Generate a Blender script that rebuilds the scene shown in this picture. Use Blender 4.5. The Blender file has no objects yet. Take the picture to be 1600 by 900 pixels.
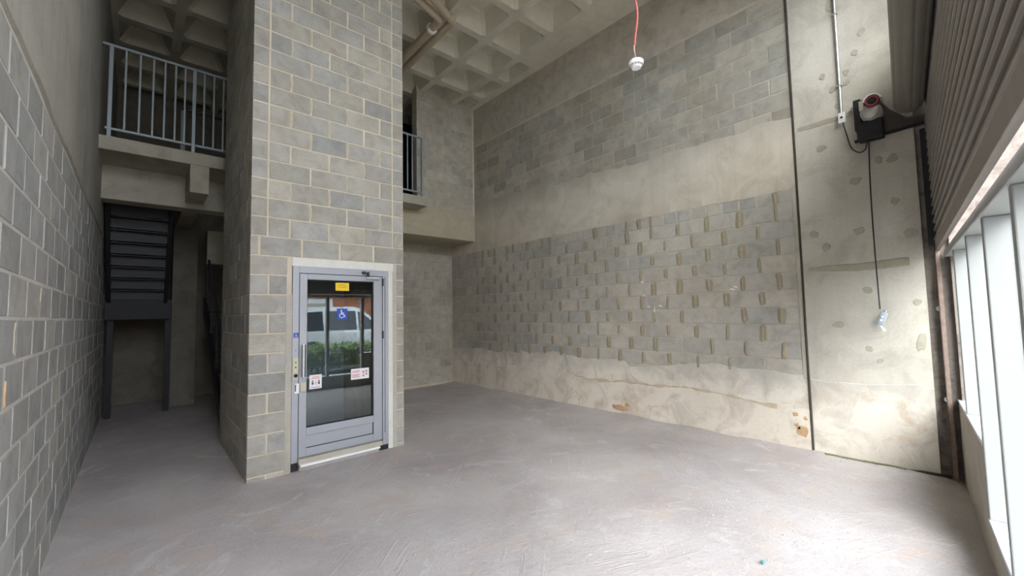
import bpy, bmesh, math, random
from mathutils import Vector, Matrix, noise

# ---------------------------------------------------------------- camera, sky, sun, exposure
scene = bpy.context.scene
COL = scene.collection
random.seed(7)
PI = math.pi
YAW, PITCH, ROLL, FPX, CAMZ = 0.73285, 0.059975, -0.020233, 649.3, 1.6


def make_camera():
    cy, sy, cp, sp = math.cos(YAW), math.sin(YAW), math.cos(PITCH), math.sin(PITCH)
    f = Vector((sy * cp, cy * cp, sp)); r0 = Vector((cy, -sy, 0)); u0 = r0.cross(f)
    r = math.cos(ROLL) * r0 + math.sin(ROLL) * u0
    u = -math.sin(ROLL) * r0 + math.cos(ROLL) * u0
    cam = bpy.data.cameras.new('camera'); ob = bpy.data.objects.new('camera', cam); COL.objects.link(ob)
    cam.sensor_width = 36; cam.lens = FPX / 1600 * 36; cam.clip_start = 0.02; cam.clip_end = 300
    m = Matrix((r, u, -f)).transposed().to_4x4(); m.translation = (0, 0, CAMZ)
    ob.matrix_world = m
    scene.camera = ob


make_camera()
world = bpy.data.worlds.new('world'); scene.world = world; world.use_nodes = True
wn = world.node_tree.nodes; wl = world.node_tree.links
sky = wn.new('ShaderNodeTexSky'); sky.sky_type = 'NISHITA'; sky.sun_disc = False
sky.sun_elevation = math.radians(38); sky.sun_rotation = math.radians(229); sky.air_density = 1.0; sky.dust_density = 3.0
hs = wn.new('ShaderNodeHueSaturation'); hs.inputs['Saturation'].default_value = 0.22
hz = wn.new('ShaderNodeMix'); hz.data_type = 'RGBA'; hz.inputs[0].default_value = 0.9      # thin bright haze over the whole sky
hz.inputs[7].default_value = (2.44, 2.53, 2.88, 1)
wl.new(sky.outputs[0], hs.inputs['Color']); wl.new(hs.outputs[0], hz.inputs[6]); wl.new(hz.outputs[2], wn['Background'].inputs['Color'])
wn['Background'].inputs['Strength'].default_value = 0.34

sun = bpy.data.lights.new('sun', 'SUN'); sun.energy = 0.42; sun.angle = math.radians(34); sun.color = (1, 0.97, 0.92)      # sun behind thick haze
so = bpy.data.objects.new('sun', sun); COL.objects.link(so)
so.rotation_euler = Vector((0.70, 0.48, -0.66)).to_track_quat('-Z', 'Y').to_euler()

vs = scene.view_settings
vs.view_transform = 'Standard'; vs.look = 'None'; vs.gamma = 1.0; vs.use_curve_mapping = False; vs.exposure = 3.6
scene.cycles.use_denoising = True
scene.cycles.max_bounces = 14; scene.cycles.diffuse_bounces = 9; scene.cycles.transparent_max_bounces = 16
scene.cycles.caustics_reflective = False; scene.cycles.caustics_refractive = False
scene.cycles.sample_clamp_indirect = 8

# the slanted street front: local x runs along it (0 at the right wall corner), local y points into the room
FROT = math.atan(0.083); FLOC = Vector((5.55, 0.151, 0)); FC, FS = math.cos(FROT), math.sin(FROT)


def fx(X):
    return (X - 5.55) / FC


def portal(name, x0, x1, z0, z1, p):
    l = bpy.data.lights.new(name, 'AREA'); l.shape = 'RECTANGLE'; l.size = x1 - x0; l.size_y = z1 - z0
    l.cycles.is_portal = True
    o = bpy.data.objects.new(name, l); COL.objects.link(o)
    cx = (x0 + x1) / 2
    o.location = (FLOC.x + cx * FC - p * FS, FLOC.y + cx * FS + p * FC, (z0 + z1) / 2)
    o.rotation_euler = (math.radians(90), 0, FROT + PI)
    o.rotation_euler = Matrix.Rotation(FROT, 3, 'Z').to_4x4().to_quaternion() @ Vector((0, 1, 0)).to_track_quat('-Z', 'Z') and \
        ((Matrix.Rotation(FROT, 3, 'Z') @ Vector((0, 1, 0))).to_track_quat('-Z', 'Z')).to_euler()


portal('portal_low', fx(1.4), -0.03, 0.27, 2.05, -0.17)
portal('portal_bay', fx(-0.4), fx(1.25), 0.0, 5.6, -0.24)
portal('portal_high', fx(1.6), fx(5.2), 4.35, 5.6, -0.24)

# ---------------------------------------------------------------- materials
MATS = {}


class NT:
    def __init__(s, name):
        s.m = bpy.data.materials.new(name); s.m.use_nodes = True
        s.t = s.m.node_tree; s.n = s.t.nodes; s.l = s.t.links
        s.b = s.n['Principled BSDF']; MATS[name] = s.m

    def node(s, typ, ins=None, **kw):
        nd = s.n.new(typ)
        for k, v in kw.items(): setattr(nd, k, v)
        for k, v in (ins or {}).items(): s.set(nd.inputs[k], v)
        return nd

    def set(s, sock, v):
        if isinstance(v, bpy.types.NodeSocket): s.l.new(v, sock)
        elif isinstance(v, (tuple, list)) and len(v) == 3 and sock.type == 'RGBA': sock.default_value = (*v, 1)
        else: sock.default_value = v

    def pos(s):
        return s.node('ShaderNodeNewGeometry').outputs['Position']

    def objco(s):
        return s.node('ShaderNodeTexCoord').outputs['Object']

    def rnd(s):
        return s.node('ShaderNodeObjectInfo').outputs['Random']

    def vadd(s, a, b):
        return s.node('ShaderNodeVectorMath', {0: a, 1: b}, operation='ADD').outputs[0]

    def vmul(s, a, b):
        return s.node('ShaderNodeVectorMath', {0: a, 1: b}, operation='MULTIPLY').outputs[0]

    def math(s, op, a, b=0.0, clamp=False):
        return s.node('ShaderNodeMath', {0: a, 1: b}, operation=op, use_clamp=clamp).outputs[0]

    def noise(s, vec, scale, detail=4, rough=0.55, dist=0.0):
        return s.node('ShaderNodeTexNoise', {'Vector': vec, 'Scale': scale, 'Detail': detail, 'Roughness': rough, 'Distortion': dist}).outputs['Fac']

    def ramp(s, fac, stops, interp='LINEAR'):
        nd = s.node('ShaderNodeValToRGB', {'Fac': fac}); cr = nd.color_ramp; cr.interpolation = interp
        while len(cr.elements) < len(stops): cr.elements.new(0.5)
        for e, (p, c) in zip(cr.elements, stops):
            e.position = p; e.color = (*c, 1) if isinstance(c, (tuple, list)) else (c, c, c, 1)
        return nd.outputs['Color']

    def mix(s, fac, a, b, mode='MIX'):
        nd = s.node('ShaderNodeMix', None, data_type='RGBA', blend_type=mode)
        s.set(nd.inputs[0], fac); s.set(nd.inputs[6], a); s.set(nd.inputs[7], b)
        return nd.outputs[2]

    def sep(s, v):
        nd = s.node('ShaderNodeSeparateXYZ', {0: v}); return nd.outputs

    def bump(s, h, strength=0.3, dist=0.01):
        return s.node('ShaderNodeBump', {'Height': h, 'Strength': strength, 'Distance': dist}).outputs[0]

    def out(s, color, rough=0.85, normal=None, metallic=0.0, spec=0.3):
        s.set(s.b.inputs['Base Color'], color); s.set(s.b.inputs['Roughness'], rough)
        s.set(s.b.inputs['Metallic'], metallic); s.set(s.b.inputs['Specular IOR Level'], spec)
        if normal is not None: s.set(s.b.inputs['Normal'], normal)
        return s.m


def offset_pos(t):
    r = t.rnd(); o = t.math('MULTIPLY', r, 60.0)
    c = t.node('ShaderNodeCombineXYZ', {0: o, 1: o, 2: o}).outputs[0]
    return t.vadd(t.pos(), c), r


def m_block(name, cols, dirt=(0.20, 0.17, 0.12), dirt_amt=0.35):
    t = NT(name); v, r = offset_pos(t); p = t.pos()
    n = len(cols); base = t.ramp(r, [((i + 0.5) / n, c) for i, c in enumerate(cols)])
    a = t.noise(v, 9, 4); base = t.mix(t.math('MULTIPLY', a, 0.2), base, (0.50, 0.46, 0.38), 'MIX')
    g = t.noise(v, 140, 3, 0.7); sp = t.ramp(g, [(0.30, 0.70), (0.46, 1.0), (0.75, 1.14)])
    base = t.mix(0.8, base, sp, 'MULTIPLY')
    base = t.mix(0.9, base, t.ramp(t.noise(v, 5.5, 5, 0.65, 0.6), [(0.32, 0.80), (0.5, 1.0), (0.7, 1.14)]), 'MULTIPLY')
    base = t.mix(0.9, base, t.ramp(t.noise(p, 0.9, 5, 0.6, 0.5), [(0.32, 0.84), (0.55, 1.0), (0.75, 1.10)]), 'MULTIPLY')
    d = t.ramp(t.noise(p, 1.7, 5, 0.6), [(0.46, 0.0), (0.66, 1.0)])
    base = t.mix(t.math('MULTIPLY', d, dirt_amt), base, dirt)
    h = t.math('ADD', t.math('MULTIPLY', g, 0.6), t.math('MULTIPLY', t.noise(v, 40, 4), 0.7))
    return t.out(base, 0.95, t.bump(h, 0.5, 0.0016), 0, 0.15)


def m_concrete(name, c0, c1, stain, scale=1.0, amt=0.5, streak=0.0, warm=None, pores=True, bump=0.35, thin=None):
    t = NT(name); p = t.pos()
    base = t.ramp(t.noise(p, 1.6 * scale, 6, 0.6, 0.4), [(0.3, c0), (0.7, c1)])
    s = t.ramp(t.noise(t.vadd(p, (7, 3, 1)), 2.6 * scale, 7, 0.65, 0.8), [(0.47, 0.0), (0.70, 1.0)])
    base = t.mix(t.math('MULTIPLY', s, amt), base, stain)
    if streak:
        q = t.vmul(p, (9, 9, 0.45)); k = t.ramp(t.noise(q, 1.0, 5, 0.6), [(0.5, 0.0), (0.72, 1.0)])
        base = t.mix(t.math('MULTIPLY', k, streak), base, stain)
    if warm:
        w = t.ramp(t.noise(t.vadd(p, (2, 9, 4)), 3.3 * scale, 6, 0.7, 1.2), [(0.56, 0.0), (0.74, 1.0)])
        base = t.mix(t.math('MULTIPLY', w, 0.75), base, warm)
    if thin:      # (z start, z end, colour): the coat is worn through to the blocks towards this edge
        zz = t.math('ADD', t.sep(p)[2], t.math('MULTIPLY', t.math('SUBTRACT', t.noise(p, 3.0, 6, 0.65), 0.5), 0.55))
        k = t.node('ShaderNodeMapRange', {0: zz, 1: thin[0], 2: thin[1]}).outputs[0]
        base = t.mix(t.math('MULTIPLY', k, 0.85), base, thin[2])
    f = t.noise(p, 90, 4, 0.7)
    base = t.mix(0.5, base, t.ramp(f, [(0.3, 0.78), (0.6, 1.05)]), 'MULTIPLY')
    if pores:
        vo = t.node('ShaderNodeTexVoronoi', {'Vector': p, 'Scale': 26.0}).outputs['Distance']
        po = t.ramp(vo, [(0.05, 0.55), (0.10, 1.0)]); base = t.mix(0.6, base, po, 'MULTIPLY')
    h = t.math('ADD', t.noise(p, 6, 6, 0.6), t.math('MULTIPLY', f, 0.35))
    return t.out(base, 0.92, t.bump(h, bump, 0.006), 0, 0.15)


def m_plain(name, col, rough=0.5, metallic=0.0, var=0.12, scale=14, bump=0.0, spec=0.4):
    t = NT(name); p = t.pos(); n = t.noise(p, scale, 5, 0.6)
    c = t.mix(t.math('MULTIPLY', n, 1.0), tuple(x * (1 - var) for x in col), tuple(min(1, x * (1 + var)) for x in col))
    return t.out(c, rough, t.bump(n, bump, 0.01) if bump else None, metallic, spec)


m_block('block_tower', [(0.36, 0.345, 0.31), (0.42, 0.39, 0.34), (0.29, 0.292, 0.285), (0.46, 0.425, 0.365), (0.335, 0.32, 0.28), (0.39, 0.38, 0.36)], (0.33, 0.25, 0.18), 0.22)
m_block('block_right', [(0.42, 0.405, 0.37), (0.46, 0.435, 0.39), (0.37, 0.37, 0.355), (0.49, 0.455, 0.395), (0.44, 0.415, 0.375)], (0.36, 0.315, 0.245), 0.30)
m_block('block_upper', [(0.38, 0.36, 0.315), (0.32, 0.315, 0.29), (0.44, 0.405, 0.345), (0.40, 0.375, 0.32), (0.35, 0.335, 0.295), (0.30, 0.285, 0.245)], (0.32, 0.265, 0.19), 0.4)
m_block('block_left', [(0.33, 0.335, 0.33), (0.38, 0.38, 0.37), (0.29, 0.295, 0.295), (0.40, 0.39, 0.365)], (0.31, 0.265, 0.21), 0.25)
m_block('block_back', [(0.44, 0.41, 0.35), (0.50, 0.46, 0.39), (0.37, 0.35, 0.305), (0.47, 0.435, 0.365)], (0.28, 0.235, 0.17), 0.35)
m_concrete('mortar_tower', (0.58, 0.50, 0.385), (0.68, 0.60, 0.48), (0.42, 0.33, 0.23), 2, 0.4)
m_concrete('mortar_left', (0.52, 0.49, 0.45), (0.63, 0.60, 0.55), (0.40, 0.35, 0.28), 2, 0.3)
m_concrete('mortar_right', (0.42, 0.385, 0.325), (0.54, 0.50, 0.43), (0.28, 0.24, 0.18), 2, 0.5)
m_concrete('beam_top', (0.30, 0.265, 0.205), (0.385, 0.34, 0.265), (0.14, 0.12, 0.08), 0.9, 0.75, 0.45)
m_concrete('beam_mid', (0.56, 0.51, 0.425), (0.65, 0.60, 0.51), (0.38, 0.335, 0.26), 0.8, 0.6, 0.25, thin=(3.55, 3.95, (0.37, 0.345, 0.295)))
m_concrete('plaster_low', (0.68, 0.62, 0.54), (0.74, 0.69, 0.61), (0.36, 0.325, 0.275), 1.0, 0.75, 0.0, (0.54, 0.39, 0.25), thin=(0.62, 0.92, (0.43, 0.41, 0.365)))
m_concrete('plaster_foot', (0.69, 0.62, 0.53), (0.75, 0.69, 0.60), (0.40, 0.345, 0.28), 1.1, 0.65, 0.0, (0.53, 0.34, 0.20))
m_concrete('column_concrete', (0.50, 0.47, 0.405), (0.60, 0.565, 0.495), (0.34, 0.315, 0.26), 0.9, 0.6, 0.2)
m_concrete('left_beam', (0.36, 0.345, 0.30), (0.43, 0.41, 0.355), (0.27, 0.25, 0.21), 0.7, 0.5, 0.4)
m_concrete('concrete_grey', (0.38, 0.35, 0.285), (0.46, 0.43, 0.355), (0.24, 0.21, 0.16), 1.2, 0.5, 0.1)
m_concrete('beam_lip', (0.50, 0.455, 0.37), (0.58, 0.53, 0.44), (0.36, 0.32, 0.25), 3, 0.5)
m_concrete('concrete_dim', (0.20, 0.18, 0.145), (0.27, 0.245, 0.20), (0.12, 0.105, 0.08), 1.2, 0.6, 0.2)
m_concrete('concrete_yellow', (0.40, 0.36, 0.26), (0.47, 0.42, 0.31), (0.52, 0.48, 0.40), 1.6, 0.6, 0.0)
m_concrete('ceiling_rib', (0.58, 0.545, 0.45), (0.66, 0.625, 0.52), (0.40, 0.37, 0.29), 1.5, 0.4, bump=0.2)
m_concrete('ceiling_coffer', (0.56, 0.535, 0.43), (0.62, 0.595, 0.485), (0.46, 0.435, 0.34), 1.2, 0.3, bump=0.15, pores=False)
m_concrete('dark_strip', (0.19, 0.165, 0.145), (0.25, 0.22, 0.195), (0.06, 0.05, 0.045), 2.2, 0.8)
m_concrete('curb_concrete', (0.40, 0.37, 0.32), (0.47, 0.44, 0.38), (0.30, 0.26, 0.21), 2, 0.4)
m_concrete('white_plaster', (0.68, 0.67, 0.63), (0.74, 0.73, 0.69), (0.55, 0.52, 0.46), 2, 0.3)
m_concrete('pier_plaster', (0.45, 0.42, 0.36), (0.52, 0.49, 0.42), (0.38, 0.34, 0.27), 3, 0.4)
m_concrete('pavement', (0.58, 0.57, 0.54), (0.66, 0.65, 0.61), (0.48, 0.47, 0.44), 0.5, 0.4)
m_concrete('asphalt', (0.12, 0.12, 0.12), (0.16, 0.16, 0.155), (0.09, 0.09, 0.09), 0.5, 0.4)


def m_floor():
    t = NT('floor_screed'); p = t.pos()
    b = t.ramp(t.noise(p, 0.9, 6, 0.62, 0.5), [(0.30, (0.40, 0.355, 0.345)), (0.52, (0.48, 0.44, 0.43)), (0.72, (0.56, 0.52, 0.50))])
    w = t.ramp(t.noise(t.vadd(p, (4, 1, 0)), 2.3, 7, 0.7, 1.0), [(0.53, 0.0), (0.70, 1.0)])
    b = t.mix(t.math('MULTIPLY', w, 0.6), b, (0.53, 0.41, 0.32))
    w2 = t.ramp(t.noise(t.vadd(p, (9, 5, 0)), 1.5, 7, 0.72, 1.6), [(0.56, 0.0), (0.72, 1.0)])
    b = t.mix(t.math('MULTIPLY', w2, 0.7), b, (0.68, 0.66, 0.65))
    d = t.ramp(t.noise(t.vadd(p, (1, 8, 0)), 4.0, 7, 0.75, 0.6), [(0.58, 0.0), (0.75, 1.0)])
    b = t.mix(t.math('MULTIPLY', d, 0.45), b, (0.32, 0.285, 0.27))
    f = t.noise(p, 60, 5, 0.75)
    b = t.mix(0.6, b, t.ramp(f, [(0.28, 0.75), (0.5, 1.0), (0.75, 1.12)]), 'MULTIPLY')
    # trowel scratches: long thin lines in two directions
    hs = 0
    for ang, sc, off in ((0.45, (1.1, 26, 1), 0.0), (-0.75, (0.9, 22, 1), 5.0)):
        ro = t.node('ShaderNodeVectorRotate', {'Vector': p, 'Angle': ang}, rotation_type='Z_AXIS').outputs[0]
        q = t.vadd(t.vmul(ro, sc), (off, off, 0))
        n1 = t.noise(q, 1.0, 3, 0.5, 0.15)
        ln = t.ramp(n1, [(0.60, 0.0), (0.635, 1.0), (0.67, 0.0)])
        msk = t.ramp(t.noise(t.vadd(p, (off, 3, 1)), 1.3, 3), [(0.5, 0.0), (0.62, 1.0)])
        k = t.math('MULTIPLY', ln, msk); hs = t.math('ADD', k, hs) if hs else k
    b = t.mix(t.math('MULTIPLY', hs, 0.4), b, (0.66, 0.62, 0.58))
    h = t.math('ADD', t.noise(p, 14, 7, 0.68), t.math('MULTIPLY', f, 0.25))
    h = t.math('ADD', h, t.math('MULTIPLY', hs, 0.35))
    r = t.ramp(t.noise(p, 3, 4), [(0.3, 0.62), (0.7, 0.9)])
    return t.out(b, r, t.bump(h, 0.75, 0.013), 0, 0.25)


m_floor()


def m_smear():
    t = NT('mortar_smear'); o = t.objco(); s = t.sep(o)
    u = t.math('DIVIDE', s[0], 0.036)
    rr = t.math('ADD', t.math('ABSOLUTE', u), t.math('MULTIPLY', t.math('SUBTRACT', t.noise(t.pos(), 22, 4), 0.5), 0.9))
    c = t.ramp(rr, [(0.02, (0.42, 0.375, 0.29)), (0.16, (0.325, 0.285, 0.21)), (0.7, (0.29, 0.25, 0.18)), (1.05, (0.37, 0.34, 0.275))])
    return t.out(c, 0.95, t.bump(t.noise(t.pos(), 60, 4), 0.4, 0.003), 0, 0.1)


m_smear()
m_plain('smear_light', (0.50, 0.44, 0.33), 0.95, 0, 0.2, 30, 0.4, 0.1)
m_plain('tie_patch', (0.39, 0.36, 0.29), 0.95, 0, 0.22, 25, 0.3, 0.1)
m_plain('band_patch', (0.38, 0.345, 0.275), 0.95, 0, 0.22, 14, 0.3, 0.1)
m_plain('rust_patch', (0.50, 0.33, 0.20), 0.95, 0, 0.4, 30, 0.3, 0.1)
m_plain('stain_brown', (0.54, 0.44, 0.32), 0.95, 0, 0.35, 9)
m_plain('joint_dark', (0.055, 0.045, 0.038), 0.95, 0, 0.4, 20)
m_plain('moss', (0.22, 0.22, 0.13), 0.98, 0, 0.4, 30, 0.5, 0.05)
m_plain('rail_paint', (0.29, 0.325, 0.345), 0.45, 0.2, 0.1, 20)
m_plain('void_dark', (0.045, 0.05, 0.055), 0.5, 0.3, 0.1)
m_plain('steel_dark', (0.055, 0.057, 0.062), 0.6, 0.2, 0.2, 8)
m_plain('steel_black', (0.025, 0.025, 0.028), 0.55, 0.3, 0.3, 20)
m_plain('steel_plate', (0.10, 0.085, 0.075), 0.55, 0.4, 0.4, 12)
m_plain('steel_rust', (0.22, 0.165, 0.135), 0.6, 0.4, 0.4, 20)
m_plain('galvanised', (0.62, 0.64, 0.65), 0.35, 0.85, 0.12, 30)
m_plain('alu_door', (0.42, 0.435, 0.475), 0.38, 0.35, 0.05, 8)
m_plain('alu_bright', (0.88, 0.88, 0.87), 0.3, 0.1, 0.05, 20)
m_plain('black_gasket', (0.015, 0.016, 0.018), 0.6, 0, 0.1)
m_plain('slat_paint', (0.25, 0.225, 0.20), 0.38, 0.3, 0.3, 5)
m_plain('slat_bar', (0.26, 0.225, 0.20), 0.5, 0.3, 0.2, 8)
m_plain('drum_paint', (0.235, 0.215, 0.185), 0.5, 0.3, 0.15, 8)
m_plain('white_frame', (0.29, 0.30, 0.295), 0.45, 0.0, 0.03, 4)
m_plain('sill_stone', (0.55, 0.58, 0.62), 0.35, 0.0, 0.04, 6)
m_plain('pvc_beige', (0.44, 0.37, 0.27), 0.5, 0, 0.15, 10)
m_plain('pvc_white', (0.75, 0.75, 0.75), 0.45, 0, 0.05)
m_plain('plastic_white', (0.82, 0.82, 0.81), 0.4, 0, 0.03)
m_plain('cable_red', (0.55, 0.13, 0.11), 0.5, 0, 0.15, 40)
m_plain('cable_pink', (0.66, 0.40, 0.34), 0.5, 0, 0.15, 40)
m_plain('cable_black', (0.03, 0.03, 0.03), 0.5, 0, 0.2)
m_plain('sticker_yellow', (0.85, 0.58, 0.02), 0.5, 0, 0.03)
m_plain('sticker_blue', (0.03, 0.09, 0.42), 0.5, 0, 0.05)
m_plain('sticker_white', (0.80, 0.78, 0.80), 0.5, 0, 0.03)
m_plain('print_red', (0.62, 0.12, 0.12), 0.6, 0, 0.1)
m_plain('print_dark', (0.07, 0.06, 0.10), 0.6, 0, 0.1)
m_plain('print_ochre', (0.48, 0.32, 0.03), 0.6, 0, 0.1)
m_plain('panel_cream', (0.62, 0.58, 0.40), 0.45, 0, 0.06)
m_plain('button_green', (0.08, 0.40, 0.22), 0.4, 0, 0.06)
m_plain('latch_beige', (0.55, 0.52, 0.43), 0.4, 0.3, 0.08)
m_plain('motor_red', (0.22, 0.045, 0.055), 0.4, 0, 0.2, 30)
m_plain('motor_silver', (0.46, 0.44, 0.41), 0.42, 0.6, 0.25, 30)
m_plain('pendant_grey', (0.36, 0.42, 0.46), 0.35, 0, 0.1, 30)
m_plain('teal_plastic', (0.07, 0.26, 0.24), 0.5, 0, 0.1)
m_plain('crumb', (0.40, 0.36, 0.33), 0.95, 0, 0.2, 30)
m_plain('shaft_wall', (0.42, 0.43, 0.44), 0.8, 0, 0.1)
m_plain('car_white', (0.82, 0.84, 0.85), 0.25, 0, 0.02)
m_plain('car_glass', (0.03, 0.035, 0.045), 0.08, 0, 0.1, 3, 0, 0.6)
m_plain('tyre', (0.03, 0.03, 0.03), 0.8, 0, 0.1)
m_plain('leaf', (0.16, 0.27, 0.045), 0.5, 0, 0.6, 8)
m_plain('leaf_dark', (0.045, 0.085, 0.02), 0.7, 0, 0.5, 9)
m_plain('trunk', (0.16, 0.11, 0.07), 0.9, 0, 0.3, 12, 0.4)
m_plain('wall_terracotta', (0.50, 0.21, 0.12), 0.85, 0, 0.12, 2)
m_plain('wall_tan', (0.42, 0.40, 0.33), 0.8, 0, 0.06, 2)
m_plain('trim_white', (0.75, 0.76, 0.76), 0.6, 0, 0.03)


def m_glass(name, tint, f0):
    # thin architectural glazing: tinted see-through layer under a mirror-sharp Fresnel coat
    t = NT(name); t.n.remove(t.b)
    tr = t.node('ShaderNodeBsdfTransparent', {'Color': tint})
    gl = t.node('ShaderNodeBsdfGlossy', {'Roughness': 0.0, 'Color': (0.95, 0.97, 0.98)})
    fc = t.node('ShaderNodeLayerWeight', {'Blend': 0.5}).outputs['Facing']
    fac = t.math('ADD', t.math('MULTIPLY', t.math('POWER', fc, 5.0), 1 - f0), f0, True)
    mx = t.node('ShaderNodeMixShader', {0: fac, 1: tr.outputs[0], 2: gl.outputs[0]})
    t.l.new(mx.outputs[0], t.n['Material Output'].inputs['Surface'])


m_glass('glass_door', (0.75, 0.80, 0.82), 0.085)
m_glass('glass_window', (0.95, 0.97, 0.96), 0.03)


# ---------------------------------------------------------------- helpers
def link(name, me, mat=None, parent=None, loc=None, rot=None, scl=None):
    o = bpy.data.objects.new(name, me); COL.objects.link(o)
    if mat and me is not None and not me.materials: me.materials.append(MATS[mat])
    if parent is not None: o.parent = parent
    if loc is not None: o.location = loc
    if rot is not None: o.rotation_euler = rot
    if scl is not None: o.scale = scl
    return o


def tag(o, label=None, cat=None, kind=None, group=None):
    if label: o['label'] = label
    if cat: o['category'] = cat
    if kind: o['kind'] = kind
    if group: o['group'] = group
    return o


def empty(name, loc=(0, 0, 0), rot=(0, 0, 0)):
    o = bpy.data.objects.new(name, None); COL.objects.link(o); o.location = loc; o.rotation_euler = rot
    o.empty_display_size = 0.1
    return o


class MB:
    def __init__(s): s.v = []; s.f = []

    def add(s, vs, fs):
        k = len(s.v); s.v += [tuple(v) for v in vs]; s.f += [tuple(i + k for i in f) for f in fs]; return s

    def box(s, x0, x1, y0, y1, z0, z1):
        return s.add([(x0, y0, z0), (x1, y0, z0), (x1, y1, z0), (x0, y1, z0), (x0, y0, z1), (x1, y0, z1), (x1, y1, z1), (x0, y1, z1)],
                     [(0, 3, 2, 1), (4, 5, 6, 7), (0, 1, 5, 4), (1, 2, 6, 5), (2, 3, 7, 6), (3, 0, 4, 7)])

    def bbox(s, x0, x1, y0, y1, z0, z1, b=0.004):
        bm = bmesh.new(); bmesh.ops.create_cube(bm, size=1)
        bmesh.ops.scale(bm, vec=(x1 - x0, y1 - y0, z1 - z0), verts=bm.verts)
        bmesh.ops.bevel(bm, geom=bm.edges[:], offset=min(b, (x1 - x0) * .45, (y1 - y0) * .45, (z1 - z0) * .45), segments=2, affect='EDGES', profile=0.5)
        c = Vector(((x0 + x1) / 2, (y0 + y1) / 2, (z0 + z1) / 2))
        bm.verts.index_update(); s.add([v.co + c for v in bm.verts], [[v.index for v in f.verts] for f in bm.faces]); bm.free()
        return s

    def tube(s, pts, r, n=10, cap=True):
        pts = [Vector(p) for p in pts]; rs = r if isinstance(r, (list, tuple)) else [r] * len(pts)
        rings = []; ref = None
        for i, p in enumerate(pts):
            d = (pts[min(i + 1, len(pts) - 1)] - pts[max(i - 1, 0)]).normalized()
            if ref is None: ref = d.orthogonal().normalized()
            ref = (ref - d * ref.dot(d)).normalized(); b = d.cross(ref)
            rings.append([p + (ref * math.cos(2 * PI * k / n) + b * math.sin(2 * PI * k / n)) * rs[i] for k in range(n)])
        vs = [v for g in rings for v in g]; fs = []
        for i in range(len(pts) - 1):
            for k in range(n): fs.append((i * n + k, i * n + (k + 1) % n, (i + 1) * n + (k + 1) % n, (i + 1) * n + k))
        if cap: fs += [tuple(range(n - 1, -1, -1)), tuple(range((len(pts) - 1) * n, len(pts) * n))]
        return s.add(vs, fs)

    def lathe(s, prof, n=24, axis='Z', c=(0, 0, 0)):
        vs = []; fs = []; m = len(prof)
        for k in range(n):
            a = 2 * PI * k / n
            for r, h in prof:
                p = (r * math.cos(a), r * math.sin(a), h)
                if axis == 'X': p = (h, r * math.cos(a), r * math.sin(a))
                elif axis == 'Y': p = (r * math.sin(a), h, r * math.cos(a))
                vs.append((p[0] + c[0], p[1] + c[1], p[2] + c[2]))
        for k in range(n):
            for i in range(m - 1):
                a = k * m + i; b = ((k + 1) % n) * m + i; fs.append((a, b, b + 1, a + 1))
        return s.add(vs, fs)

    def prism(s, poly, x0, x1, axis='X'):
        # poly in the two other axes, extruded along axis
        n = len(poly); P = lambda t, q: {'X': (t, q[0], q[1]), 'Y': (q[0], t, q[1]), 'Z': (q[0], q[1], t)}[axis]
        vs = [P(x0, q) for q in poly] + [P(x1, q) for q in poly]
        fs = [tuple(range(n - 1, -1, -1)), tuple(range(n, 2 * n))] + [(i, (i + 1) % n, n + (i + 1) % n, n + i) for i in range(n)]
        return s.add(vs, fs)

    def mesh(s, name='mesh', smooth=False):
        me = bpy.data.meshes.new(name); me.from_pydata(s.v, [], s.f); me.validate()
        bm = bmesh.new(); bm.from_mesh(me); bmesh.ops.recalc_face_normals(bm, faces=bm.faces); bm.to_mesh(me); bm.free()
        if smooth:
            for p in me.polygons: p.use_smooth = True
            try: me.set_sharp_from_angle(angle=math.radians(40))
            except Exception: pass
        me.update(); return me

    def obj(s, name, mat, parent=None, smooth=False, **kw):
        return link(name, s.mesh(name, smooth), mat, parent, **kw)


# shared block meshes: local x = along the wall, local z = up, local -y = outwards (the visible face)
_bl = {}
BT = 0.03


def block_mesh(L, H, mat):
    key = (round(L, 3), round(H, 3), mat, random.randrange(4))
    if key not in _bl:
        rr = random.Random(str(key)); j = lambda a: rr.uniform(-a, a)
        m = MB(); a, h, c = L / 2, H / 2, 0.004
        pts = []
        for (sx, sz) in ((-1, -1), (1, -1), (1, 1), (-1, 1)): pts.append((sx * a + j(0.0015), sz * h + j(0.0015)))
        back = [(x, BT, z) for x, z in pts]; mid = [(x, c, z) for x, z in pts]
        fr = [(x - math.copysign(c * rr.uniform(.6, 1.7), x), 0, z - math.copysign(c * rr.uniform(.6, 1.7), z)) for x, z in pts]
        vs = back + mid + fr; fs = [(8, 9, 10, 11)]
        for i in range(4):
            k = (i + 1) % 4; fs += [(i, k, 4 + k, 4 + i), (4 + i, 4 + k, 8 + k, 8 + i)]
        m.add(vs, fs); me = m.mesh('block_mesh'); me.materials.append(MATS[mat]); _bl[key] = me
    return _bl[key]


def block(parent, place, u0, u1, z0, z1, mat, name='block', jit=0.0015):
    """place(u, z, out) -> (location, z rotation); u runs along the wall"""
    loc, rz = place((u0 + u1) / 2, (z0 + z1) / 2, random.uniform(-jit, jit))
    return link(name, block_mesh(u1 - u0, z1 - z0, mat), None, parent, loc, (0, random.uniform(-.002, .002), rz))


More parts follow.
